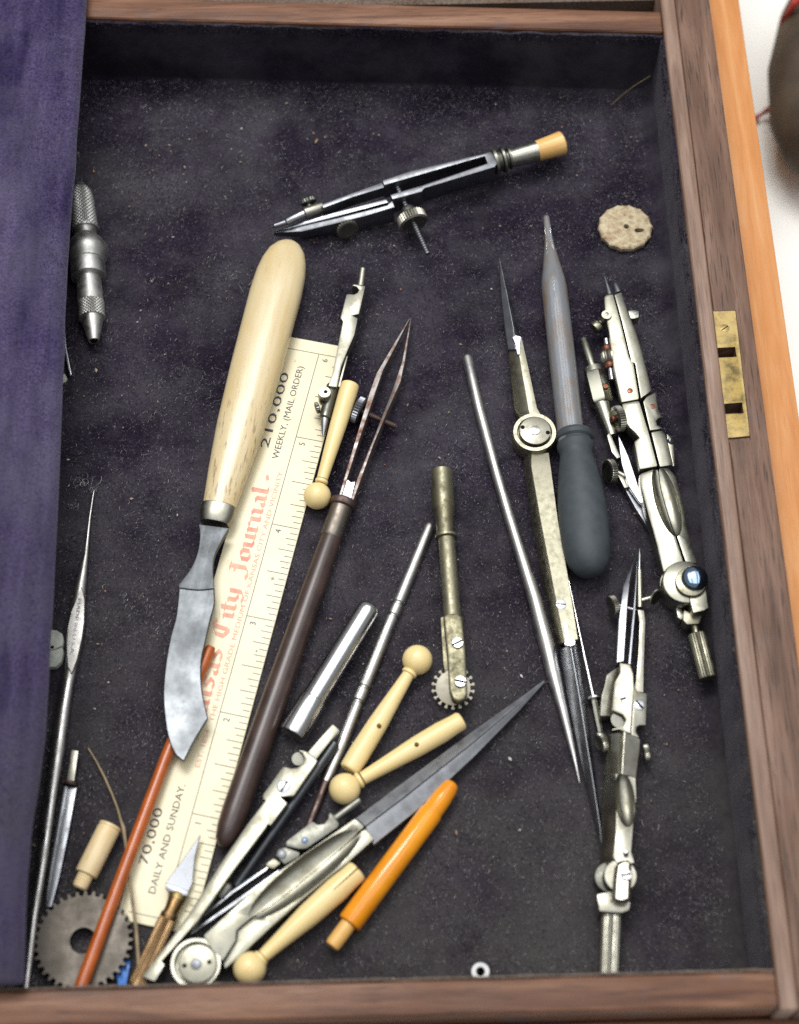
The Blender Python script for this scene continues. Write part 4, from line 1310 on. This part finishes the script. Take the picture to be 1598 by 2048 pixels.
t.ridge("side_plate", [(442, 150), (425, 240), (410, 330), (408, 415)], [(462, 100), (470, 240), (475, 330), (480, 412)], [(530, 95), (525, 240), (520, 330), (522, 412)], .36, .70, .82, .2, NICKEL_G, b6)
bd = t.ridge("body", [(420, 404), (396, 640), (402, 850), (386, 1040), (430, 1095)], [(495, 404), (505, 640), (500, 850), (480, 1040), (520, 1100)], [(650, 436), (656, 600), (632, 800), (617, 1000), (642, 1084)], .42, .82, .76, .12, NICKEL_G, b6)
sc_c = t.p(572, 605, .80, b6)
bake_cut(bd, [t.ball(Vector((sc_c.x, sc_c.y, .86)), .68, .25, .24, math.pi / 2 + .03)])
t.disc("lower_hinge_plate", (455, 1190), 118, .10, .40, NICKEL_D, b6, seg=40)
t.disc("hinge_plate", (535, 1180), 128, .45, .80, NICKEL_G, b6, seg=44, bev=.12)
t.prism("yoke", [(497, 1085), (560, 1050), (622, 1066), (616, 1370), (545, 1392), (470, 1372), (482, 1200)], .5, .98, NICKEL_G, b6, bev=.08, segs=1, tilt=7)
t.prism("yoke_base", [(352, 1320), (468, 1296), (474, 1372), (545, 1392), (612, 1372), (606, 1440), (545, 1462), (375, 1450)], .14, .76, NICKEL_G, b6, bev=.05, segs=2)
t.screw("screw", (580, 1172), 42, .96, .09, .15, CHROME, b6)
t.lathe("stop_pin", (575, 1035, .7), (575, 1000, .92), [(0, 20), (.8, 20), (1, 12)], STEEL, b6, seg=12)
t.lathe("knurled_handle", (468, 1440, .42), (447, 1990, .40), [(0, 60), (.03, 60), (.035, 78), (.06, 82), (1, 82)], NICKEL_G, b6, knurl=24, kdepth=.06)

# ================================================================== button
t = Tool("button", "crusty tan two hole button with scalloped edge near the right wall", "button", a3, (180, 1500), (553, 1500))
C = t.p(366, 1500, .2)
Rb = 178 * t.k(1500, .2)
ring, ring2 = [], []
nb = 84
for i in range(nb):
    a = 2 * math.pi * i / nb
    r = Rb * (1 + .035 * abs(math.cos(a * 7)) ** 10 - .02 * abs(math.sin(a * 7)) + .012 * noise.noise(Vector((math.cos(a) * 4, math.sin(a) * 4, 0))))
    ring.append((r * math.cos(a), r * math.sin(a)))
bv, bf = [], []
levels = [(.985, .06), (1.0, .12), (.985, .20), (.93, .235), (.8, .225), (.6, .215), (.4, .21), (.2, .21)]
for sc_, z in levels:
    for (x, y) in ring:
        dz = .02 * noise.noise(Vector((x * sc_ * 9, y * sc_ * 9, 3))) if sc_ < .95 else 0
        bv.append(Vector((C.x + x * sc_, C.y + y * sc_, z + dz)))
for l in range(len(levels) - 1):
    bf += [(l * nb + i, l * nb + (i + 1) % nb, (l + 1) * nb + (i + 1) % nb, (l + 1) * nb + i) for i in range(nb)]
bf += [tuple(range(nb)), tuple((len(levels) - 1) * nb + i for i in range(nb))]
bo = t.mesh("disc", (bv, bf), BUTTON)
cs = []
for hx, hy, hr, sx in ((372, 1496, 19, 1.0), (457, 1522, 17, 1.9)):
    q = t.p(hx, hy, .21)
    r = hr * t.k(hy, .2)
    g = lathe_geo(Vector((q.x, q.y, -.2)), Vector((q.x, q.y, .5)), [(0, r), (1, r)], seg=16)
    cs.append(([tuple(t.inv @ Vector((q.x + (v.x - q.x) * sx, v.y, v.z)) * S) for v in g[0]], g[1]))
bake_cut(bo, cs)

# ================================================================== washer
t = Tool("washer", "tiny bright washer lying alone close to the near rail", "washer", px, (942, 1944), (980, 1944))
C = t.p(961, 1943, .07)
k = t.k(1943)
t.mesh("ring", lathe_geo(Vector((C.x, C.y, .02)), Vector((C.x, C.y, .08)), [(0, 9 * k), (0, 18.5 * k), (.7, 18.5 * k), (1, 17 * k), (1, 10 * k), (.7, 8.5 * k), (0, 9 * k)], seg=28), plain("white_nylon", (.62, .62, .62), .4))

# ================================================================== gear
t = Tool("gear_wheel", "grey toothed gear wheel in the near left corner under the red stick", "gear", d3, (330, 905), (1330, 905))
C = t.p(828, 905, .36)
Ro = 500 * t.k(905, .36)
NT = 36
out = []
for i in range(NT):
    for da, r in ((-.30, .905), (-.21, .93), (-.13, .995), (.13, .995), (.21, .93), (.30, .905)):
        a = 2 * math.pi * (i + da) / NT
        out.append((Ro * r * math.cos(a), Ro * r * math.sin(a)))
ng = len(out)
Rh = 132 * t.k(905, .36)
gv = [Vector((C.x + x, C.y + y, .36)) for x, y in out] + [Vector((C.x + x, C.y + y, .12)) for x, y in out]
nh = ng
inn = [(Rh * math.cos(math.atan2(y, x)), Rh * math.sin(math.atan2(y, x))) for x, y in out]
gv += [Vector((C.x + x, C.y + y, .36)) for x, y in inn] + [Vector((C.x + x, C.y + y, .12)) for x, y in inn]
gf = []
for i in range(ng):
    j = (i + 1) % ng
    gf += [(i, j, 2 * ng + j, 2 * ng + i), (ng + i, ng + j, 3 * ng + j, 3 * ng + i), (i, j, ng + j, ng + i), (2 * ng + i, 2 * ng + j, 3 * ng + j, 3 * ng + i)]
t.mesh("toothed_disc", (gv, gf), GEAR, None, 30)

t = Tool("blue_scrap", "small scrap of bright blue plastic under the edge of the gear", "scrap", d3, (1180, 1220), (1300, 1220))
t.prism("piece", [(1150, 1200), (1215, 1105), (1305, 1105), (1262, 1345), (1180, 1345)], .06, .11, BLUEPLASTIC, bev=.01)

# ================================================================== amber rod
t = Tool("amber_rod", "translucent amber orange rod with chipped end and pale tenon", "rod", c7, (1480, 95), (715, 1135))
t.lathe("body", (1492, 80, .36), (822, 985, .36), [(0, 25), (.012, 45), (.05, 58), (.12, 66), (.205, 69), (.225, 78), (.6, 79), (.985, 81), (.995, 77), (1, 66)], AMBER, seg=36)
t.lathe("tenon", (826, 978, .36), (712, 1132, .36), [(0, 52), (.85, 53), (.97, 46), (1, 34)], AMBER_T, seg=28)

# ================================================================== large dividers
t = Tool("large_dividers", "large nickel dividers closed with long steel blades and round hinge at the near rail", "dividers", px, (392, 1920), (1088, 1362))
groove_barrel(t, (552, 1372), 216, 176, .10, .58, .46, NICKEL_G, c3)
t.disc("hinge_cap", (568, 1376), 163, .5, .68, NICKEL_M, c3, seg=48, bev=.12)
t.disc("hinge_pin", (555, 1378), 48, .6, .705, GUN, c3, seg=24)
t.disc("spanner_hole", (458, 1392), 20, .6, .685, HOLE, c3, seg=12)
t.disc("spanner_hole", (667, 1362), 20, .6, .685, HOLE, c3, seg=12)
hl = t.prism("arm", [(-110, 1060), (60, 905), (240, 745), (440, 600), (640, 462), (865, 304), (926, 362), (620, 618), (400, 798), (208, 938), (106, 1026), (102, 1090), (15, 1225), (-40, 1170)], .12, .60, NICKEL_M, c7, bev=.05, segs=2, tilt=3)
hr_ = t.prism("arm", [(932, 368), (986, 441), (820, 590), (700, 680), (500, 850), (330, 1000), (150, 1170), (32, 1270), (18, 1230), (105, 1093), (110, 1030), (212, 944), (404, 804), (624, 624)], .12, .60, NICKEL_M, c7, bev=.05, segs=2, tilt=-3)
qa, qb = t.p(165, 965, .6, c7), t.p(915, 372, .6, c7)
qm = (qa + qb) / 2
an = math.atan2((qb - qa).y, (qb - qa).x)
cut = t.ball(Vector((qm.x, qm.y, .70)), (qb - qa).length / 2 * 1.04, .40, .26, an)
bake_cut(hl, [cut])
bake_cut(hr_, [cut])
bl = [(712, 1636), (795, 1573), (929, 1474), (1030, 1402), (1088, 1360)]
br = [(731, 1653), (812, 1592), (938, 1492), (1034, 1412), (1089, 1361)]
be = [(747, 1690), (830, 1624), (951, 1511), (1042, 1418), (1090.5, 1364)]
def between(A, B, f): return [(a[0] + (b[0] - a[0]) * f, a[1] + (b[1] - a[1]) * f) for a, b in zip(A, B)]
zL, zR, zE = [.40, .39, .34, .25, .15], [.54, .52, .45, .32, .18], [.42, .40, .36, .26, .15]
def zmid(A, B, f): return [a + (b - a) * f for a, b in zip(A, B)]
t.ridge("blade", bl, between(bl, br, .5), between(bl, br, .97), zL, zmid(zL, zR, .5), zmid(zL, zR, .97), .12, BLADE, px)
t.ridge("blade", between(br, be, .03), between(br, be, .5), be, zmid(zR, zE, .03), zmid(zR, zE, .5), zE, .12, BLADE, px)

# ================================================================== nickel extension bar
t = Tool("extension_bar", "pale nickel compass extension bar with slotted screw and hooked notch", "compass part", px, (665, 1455), (296, 1960))
t.prism("tongue", [(1178, 212), (1236, 265), (1030, 525), (958, 462)], .40, .58, NICKEL_M, c4, bev=.02)
t.prism("head", [(868, 438), (958, 458), (1042, 532), (1030, 562), (832, 850), (715, 860), (776, 914), (628, 1112), (600, 1104), (586, 1132), (300, 1510), (-30, 1972), (-342, 2318), (-312, 2348), (-402, 2500), (-518, 2458), (-424, 2330), (-94, 1895), (160, 1478), (420, 1100), (578, 892), (553, 880), (560, 836), (735, 588), (768, 592), (805, 606), (862, 600), (910, 562), (930, 520), (905, 470)], lambda q: .26, .62, NICKEL_M, c4, bev=.035, tilt=7)
t.screw("screw", (745, 768), 64, .61, .03, 1.05, STEEL, c4, slot=.13)
t.lathe("notch_drum", (872, 522, .26), (873, 522, .36), [(0, 58), (1, 58)], NICKEL_G, c4, seg=22)

# ================================================================== black rod
t = Tool("black_rod", "slim matt black rod lying beside the extension bar", "rod", c4, (1205, 380), (320, 1650))
t.lathe("rod", (1205, 378, .42), (318, 1655, .18), [(0, 36), (.006, 43), (.985, 42), (1, 36)], BLACKROD, seg=24)

# ================================================================== dark pen insert
t = Tool("dark_pen_insert", "small dark compass pen insert lying against the large dividers", "compass leg", px, (720, 1600), (375, 1865))
t.lathe("pin", (1425, 885, .42), (1200, 1052, .42), [(0, 30), (.04, 38), (1, 38)], NICKEL_D, c4)
t.prism("head", [(1148, 998), (1182, 1014), (1236, 1100), (1220, 1132), (945, 1318), (880, 1322), (770, 1300), (756, 1272), (772, 1248), (1000, 1074), (1040, 1104), (1102, 1098), (1140, 1050)], .20, .56, NICKEL_D, c4, bev=.03)
t.disc("rivet", (930, 1245), 30, .5, .57, BLUED, c4, seg=16)
t.prism("knuckle", [(690, 1322), (760, 1302), (890, 1352), (880, 1392), (752, 1462), (668, 1382)], .18, .52, NICKEL_D, c4, bev=.05)
t.disc("knuckle_pin", (725, 1365), 42, .45, .56, GUN, c4, seg=20)
t.prism("nib_root", [(655, 1402), (718, 1448), (650, 1500), (600, 1480), (580, 1455)], .2, .48, BRASS_OLD, c4, bev=.03)
t.prism("tine", [(1182, 540, .46), (1150, 590, .46), (860, 790, .42), (500, 1080, .32), (470, 1105, .3), (480, 1070, .3), (840, 765, .42)], .14, .4, STEEL_D, c3, bev=.012, segs=1)
t.prism("tine", [(1262, 575, .46), (1240, 620, .46), (905, 870, .42), (540, 1110, .32), (510, 1125, .3), (520, 1100, .3), (890, 838, .42)], .14, .4, STEEL_D, c3, bev=.012, segs=1)
t.lathe("thumb_nut", (828, 690, .36), (735, 815, .36), [(0, 40), (.1, 58), (.2, 62), (.9, 62), (1, 50)], NICKEL_D, c3, knurl=22, kdepth=.08)

# ================================================================== craft knife
t = Tool("craft_knife", "small craft knife with bright triangular blade and knurled brass handle", "knife", c3, (590, 290), (60, 1560))
t.prism("blade", [(592, 288), (545, 480), (525, 700), (492, 768), (300, 702), (330, 650), (432, 520)], .22, .345, STEEL, bev=.01, segs=1, tilt=-12)
t.prism("clamp", [(300, 698), (494, 766), (482, 806), (420, 800), (296, 748)], .18, .46, STEEL_D, bev=.03)
t.lathe("ferrule", (415, 770, .32), (385, 850, .32), [(0, 60), (.3, 78), (1, 74)], BRASS, vsq=.8)
t.lathe("handle", (392, 835, .32), (55, 1575, .33), [(0, 68), (.02, 72), (.12, 62), (.165, 64), (.17, 74), (.2, 76), (.215, 72), (1, 78)], BRONZE, seg=40, knurl=0)
t.lathe("grip", (315, 1005, .325), (62, 1560, .33), [(0, 70), (.01, 77), (1, 80)], BRONZE, knurl=26, kdepth=.08)

# ================================================================== red stick
t = Tool("red_stick", "thin red brown lacquered stick running under the knife blade and over the gear", "stick", px, (420, 1298), (163, 1968))
t.tube("stick", [(422, 1294, .26), (418, 1303, .26), (330, 1520, .34), (250, 1735, .46), (165, 1966, .56), (160, 1979, .56)], [9, 11.5, 12.2, 13, 14.2, 14], REDSTICK, seg=22)

# ================================================================== bristle
t = Tool("bristle", "long curved tan bristle crossing the ruler end beside the red stick", "bristle", c2, (520, 140), (905, 1915))
t.tube("strand", [(518, 138, .10), (580, 240, .12), (640, 355, .14), (700, 490, .18), (742, 600, .22), (775, 720, .26), (800, 850, .30), (818, 1000, .32), (835, 1150, .34), (856, 1320, .38), (880, 1500, .42), (895, 1700, .42), (908, 1925, .40)], [6, 8, 9, 9, 9, 10, 11, 12, 12, 13, 14, 14, 14], WIRE, seg=8)
t.tube("split_strand", [(762, 670, .25), (785, 740, .28), (806, 860, .29)], [6, 14, 8], WIRE, seg=8)

# ================================================================== bone plug
t = Tool("bone_plug", "short pale bone plug with threaded tenon left of the red stick", "plug", c2, (690, 715), (450, 1200))
t.lathe("body", (690, 716, .34), (500, 1098, .34), [(0, 60), (.012, 80), (.03, 87), (.06, 88), (.075, 83), (.09, 83), (.105, 88), (.97, 88), (.99, 84), (1, 74)], IVORY_P, seg=32)
t.lathe("threaded_tenon", (503, 1090, .34), (448, 1204, .34), [(0, 58), (.1, 62)] + [(.15 + i * .08, 64 if i % 2 else 58) for i in range(9)] + [(.9, 58), (1, 46)], IVORY_P, seg=24)

# ================================================================== crochet hook like needle with stamped flat
t = Tool("steel_needle", "long slim steel needle tool with stamped flat running down the left of the tray", "needle", px, (188, 981), (52, 1965))
pts_ = [U(c1, x, y) + (r / 3.657,) for x, y, r in ((543, 146, 3), (538, 165, 6), (510, 350, 9), (482, 620, 17), (460, 760, 32), (448, 830, 38))]
pts_ += [U(c1, x, y) + (r / 3.657,) for x, y, r in ((425, 1000, 52), (408, 1120, 64), (400, 1220, 63), (388, 1350, 52), (368, 1480, 42), (352, 1560, 42), (318, 1760, 47), (280, 2040, 50))]
pts_ += [U(c2, x, y) + (r / 3.794,) for x, y, r in ((240, 500, 42), (170, 1020, 36), (105, 1420, 31), (50, 1900, 27), (42, 1960, 27))]
zs = np.interp([q[1] for q in pts_], [980, 1160, 1500, 1750, 1830, 1990], [.14, .20, .26, .36, .50, .52])
t.tube("shaft", [(q[0], q[1], z) for q, z in zip(pts_, zs)], [q[2] for q in pts_], SATIN_L, seg=20, vsq=.85)
fl = t.prism("stamped_flat", [(450, 850, .38), (472, 950, .40), (468, 1120, .42), (450, 1240, .42), (418, 1380, .41), (378, 1490, .40), (350, 1440, .40), (342, 1300, .41), (348, 1150, .41), (372, 1040, .40), (415, 940, .39)], .25, .4, SATIN_L, c1, bev=.01, segs=1)
text_mesh(t, "stamped_lettering", "MADE IN U.S.A.", t.p(424, 935, .426, c1), t.p(368, 1405, .426, c1) - t.p(434, 935, .426, c1), .085, STEEL_D, width=1.48, parent=fl)

# ================================================================== grey flanged blade
t = Tool("flat_steel_strip", "narrow dark grey steel strip with flanged pin beside the long steel needle", "strip", c2, (415, 150), (210, 1340))
t.prism("tang", [(390, 148), (444, 158), (410, 395), (352, 388)], .18, .34, NICKEL_G, bev=.02)
t.lathe("flange", (381, 396, .24), (376, 420, .24), [(0, 62), (.5, 66), (1, 60)], RUST_B, seg=24)
t.prism("blade", [(345, 425), (432, 432), (372, 760), (300, 1110), (238, 1340), (196, 1345), (250, 1000), (300, 700)], .06, .24, STEEL_D, bev=.02)
t.prism("spine", [(335, 425), (362, 428), (300, 760), (225, 1180), (200, 1290), (235, 1000)], .2, .30, GUN, bev=.01)

# ================================================================== little bits under the panel edge
t = Tool("chalky_disc", "chalky white disc fragment poking out under the velvet panel", "disc", c1, (150, 1305), (320, 1305))
t.prism("half", [(120, 1170), (230, 1166), (270, 1172), (308, 1196), (318, 1240), (310, 1285), (240, 1312), (120, 1312)], .10, .34, WHITEBIT, bev=.03)
t.prism("half", [(120, 1318), (240, 1318), (312, 1295), (318, 1340), (300, 1400), (262, 1436), (215, 1442), (120, 1430)], .10, .32, WHITEBIT, bev=.03)
t.disc("pit", (236, 1295), 13, .3, .345, HOLE, seg=10)
t = Tool("thin_blade", "thin bright steel sliver below the pin vice along the panel edge", "sliver", d5, (530, 200), (582, 620))
t.prism("sliver", [(470, 200), (528, 205), (545, 400), (588, 610), (572, 620), (520, 420), (480, 300)], .10, .22, STEEL, bev=.015)
t = Tool("white_fleck", "small white fragment at the panel edge near the thin steel sliver", "fragment", d5, (480, 640), (548, 640))
t.prism("piece", [(470, 620), (530, 600), (552, 640), (540, 668), (470, 690)], .03, .10, WHITEBIT, bev=.02)

# ================================================================== pile, lint and crumbs
def scatter_mesh(name, pos, nrm_h, width, lean, mat, label=None, cat=None, kind="stuff", parent=None):
    n = len(pos)
    ang = rng.uniform(0, 2 * math.pi, n)
    dx, dy = np.cos(ang) * width / 2, np.sin(ang) * width / 2
    h = nrm_h * rng.uniform(.5, 1.3, n)
    la = rng.uniform(0, 2 * math.pi, n)
    lm = lean * rng.uniform(.2, 1, n)
    v = np.empty((n, 3, 3))
    v[:, 0] = pos + np.stack([dx, dy, np.full(n, -.01)], 1)
    v[:, 1] = pos - np.stack([dx, dy, np.full(n, .01)], 1)
    v[:, 2] = pos + np.stack([np.cos(la) * lm, np.sin(la) * lm - lean * .5, h], 1)
    me = bpy.data.meshes.new(name)
    me.vertices.add(3 * n)
    me.vertices.foreach_set("co", (v.reshape(-1) * S))
    me.loops.add(3 * n)
    me.loops.foreach_set("vertex_index", np.arange(3 * n, dtype=np.int32))
    me.polygons.add(n)
    me.polygons.foreach_set("loop_start", np.arange(0, 3 * n, 3, dtype=np.int32))
    me.update()
    me.materials.append(mat)
    o = bpy.data.objects.new(name, me)
    COL.objects.link(o)
    if parent: o.parent = parent
    return tag(o, label, cat, None, kind)


n = 190000
pos = np.stack([rng.uniform(-9.5, 7.6, n), rng.uniform(7.45, 33.5, n), np.full(n, .0)], 1)
keep = pos[:, 1] < 33.0 - .0585 * pos[:, 0]
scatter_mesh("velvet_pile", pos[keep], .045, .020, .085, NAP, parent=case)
npp = 26000
py_ = rng.uniform(7.6, 36.5, npp)
pos = np.stack([np.interp(py_, PEY, PEX) - rng.uniform(.0, 2.6, npp) ** 1.0 - .02, py_, np.full(npp, 0.0)], 1)
edge = np.interp(py_, PEY, PEX) - pos[:, 0]
pos[:, 2] = 2.74 + np.where(edge < .3, np.sqrt(np.maximum(0, .09 - (.3 - np.minimum(edge, .3)) ** 2)), .31 + .04 * np.minimum(1, edge / 1.5)) - .02
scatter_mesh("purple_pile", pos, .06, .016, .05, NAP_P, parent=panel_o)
# frayed top edge of the wall linings
ef = []
for y in np.linspace(7.4, 32.5, 6000):
    ef.append((8.02 + random.uniform(-.03, .02), y, RIM - .2 + random.uniform(-.5, .05)))
for x in np.linspace(-9, 8, 3000):
    ef.append((x, 33.12 + DIVK * x + random.uniform(-.02, .02), RIM - .15 + random.uniform(-.3, .05)))
scatter_mesh("lining_fray", np.array(ef), .12, .02, .10, NAP, parent=case)


def strands(name, specs, mat, parent=None, label=None, cat=None):
    """specs: (points, radius): tiny three-sided threads"""
    verts, faces = [], []
    for pts, r in specs:
        b0 = len(verts)
        m = len(pts)
        for p in pts:
            for k in range(3):
                a = 2.1 * k
                verts.append((p[0] + r * math.cos(a), p[1] + r * .5 * math.sin(a), p[2] + r * math.sin(a)))
        for i in range(m - 1):
            for k in range(3):
                faces.append((b0 + i * 3 + k, b0 + i * 3 + (k + 1) % 3, b0 + (i + 1) * 3 + (k + 1) % 3, b0 + (i + 1) * 3 + k))
    o = link_mesh(name, verts, faces, mat, parent, None, 0)
    return tag(o, label, cat, None, "stuff")


def dust_density(x, y):
    d = .14 + 1.3 * max(0, noise.noise(Vector((x * .45, y * .45, 7)))) + .8 * max(0, noise.noise(Vector((x * 1.3, y * 1.3, 2))))
    far = y - (32.3 + DIVK * x)
    if far > -1.0: d += .7 * min(1, far + 1.0)          # dust gathers along the far wall
    if x > 7.0: d += .3
    return d


sp = []
while len(sp) < 30000:
    x, y = random.uniform(-9, 7.7), random.uniform(7.5, 33.4)
    if y > 33.05 + DIVK * x: continue
    if random.random() > dust_density(x, y): continue
    L = random.choice((.03, .04, .05, .06, .08, .12)) * random.uniform(.7, 1.3)
    a = random.uniform(0, 6.28)
    cv = random.uniform(-5, 5)
    pts = []
    qx, qy = x, y
    for i in range(4):
        pts.append((qx, qy, .05 + .025 * random.random()))
        a += cv * .2
        qx += math.cos(a) * L / 3
        qy += math.sin(a) * L / 3
    sp.append((pts, random.uniform(.0022, .0042)))
for (u, v, nn, rad, ln) in ((160, 962, 14, .10, .30), (182, 972, 16, .10, .26), (150, 1010, 8, .06, .22), (347, 1020, 22, .05, .10), (196, 640, 10, .03, .10), (100, 1955, 40, .35, .5), (1240, 1948, 16, .25, .4), (40, 1950, 50, .3, .5), (300, 560, 10, .1, .2), (480, 560, 10, .15, .2), (905, 1150, 14, .12, .12), (700, 1240, 12, .15, .2)):
    c = P(u, v, .07)
    for i in range(nn):
        a = random.uniform(0, 6.28)
        qx, qy = c.x + random.gauss(0, rad), c.y + random.gauss(0, rad)
        cv, L, pts = random.uniform(-6, 6), ln * random.uniform(.5, 1.2), []
        for k in range(6):
            pts.append((qx, max(qy, 7.46), .06 + .03 * random.random() + (.10 if rad < .06 else 0) * random.random()))
            a += cv * .16
            qx += math.cos(a) * L / 5
            qy += math.sin(a) * L / 5
        sp.append((pts, random.uniform(.004, .0065)))
strands("lint", sp, LINT, None, "pale grey lint threads scattered over the dark velvet floor", "lint")

cv_, cf_ = [], []
for i in range(420):
    x, y = -8.5 + 16 * random.random() ** 1.6, 7.5 + 25 * random.random() ** .7
    r = random.choice((.010, .014, .018, .026)) * random.uniform(.7, 1.2)
    if i < 8: r = .045
    b0 = len(cv_)
    el = random.uniform(.6, 2.2)
    a = random.uniform(0, 6.28)
    for (ux, uy, uz) in ((1, 0, 0), (-1, 0, 0), (0, 1, 0), (0, -1, 0), (0, 0, .8), (0, 0, -.8)):
        X, Y = ux * r * el * random.uniform(.7, 1.2), uy * r * random.uniform(.6, 1.2)
        cv_.append((x + X * math.cos(a) - Y * math.sin(a), y + X * math.sin(a) + Y * math.cos(a), .055 + r * .5 + uz * r))
    for f in ((0, 2, 4), (2, 1, 4), (1, 3, 4), (3, 0, 4), (2, 0, 5), (1, 2, 5), (3, 1, 5), (0, 3, 5)):
        cf_.append(tuple(b0 + q for q in f))
tag(link_mesh("crumbs", cv_, cf_, CRUMB, None, None, 0), "tan and white crumbs scattered over the velvet floor", "crumbs", None, "stuff")

t = Tool("stray_hair", "single long stray fibre standing in the far right corner", "fibre", px, (1225, 208), (1298, 150))
t.tube("fibre", [(1222, 210, .10), (1245, 190, .35), (1268, 172, .75), (1300, 152, 1.2)], [1.1, 1.1, 1.0, .7], WIRE, seg=5)
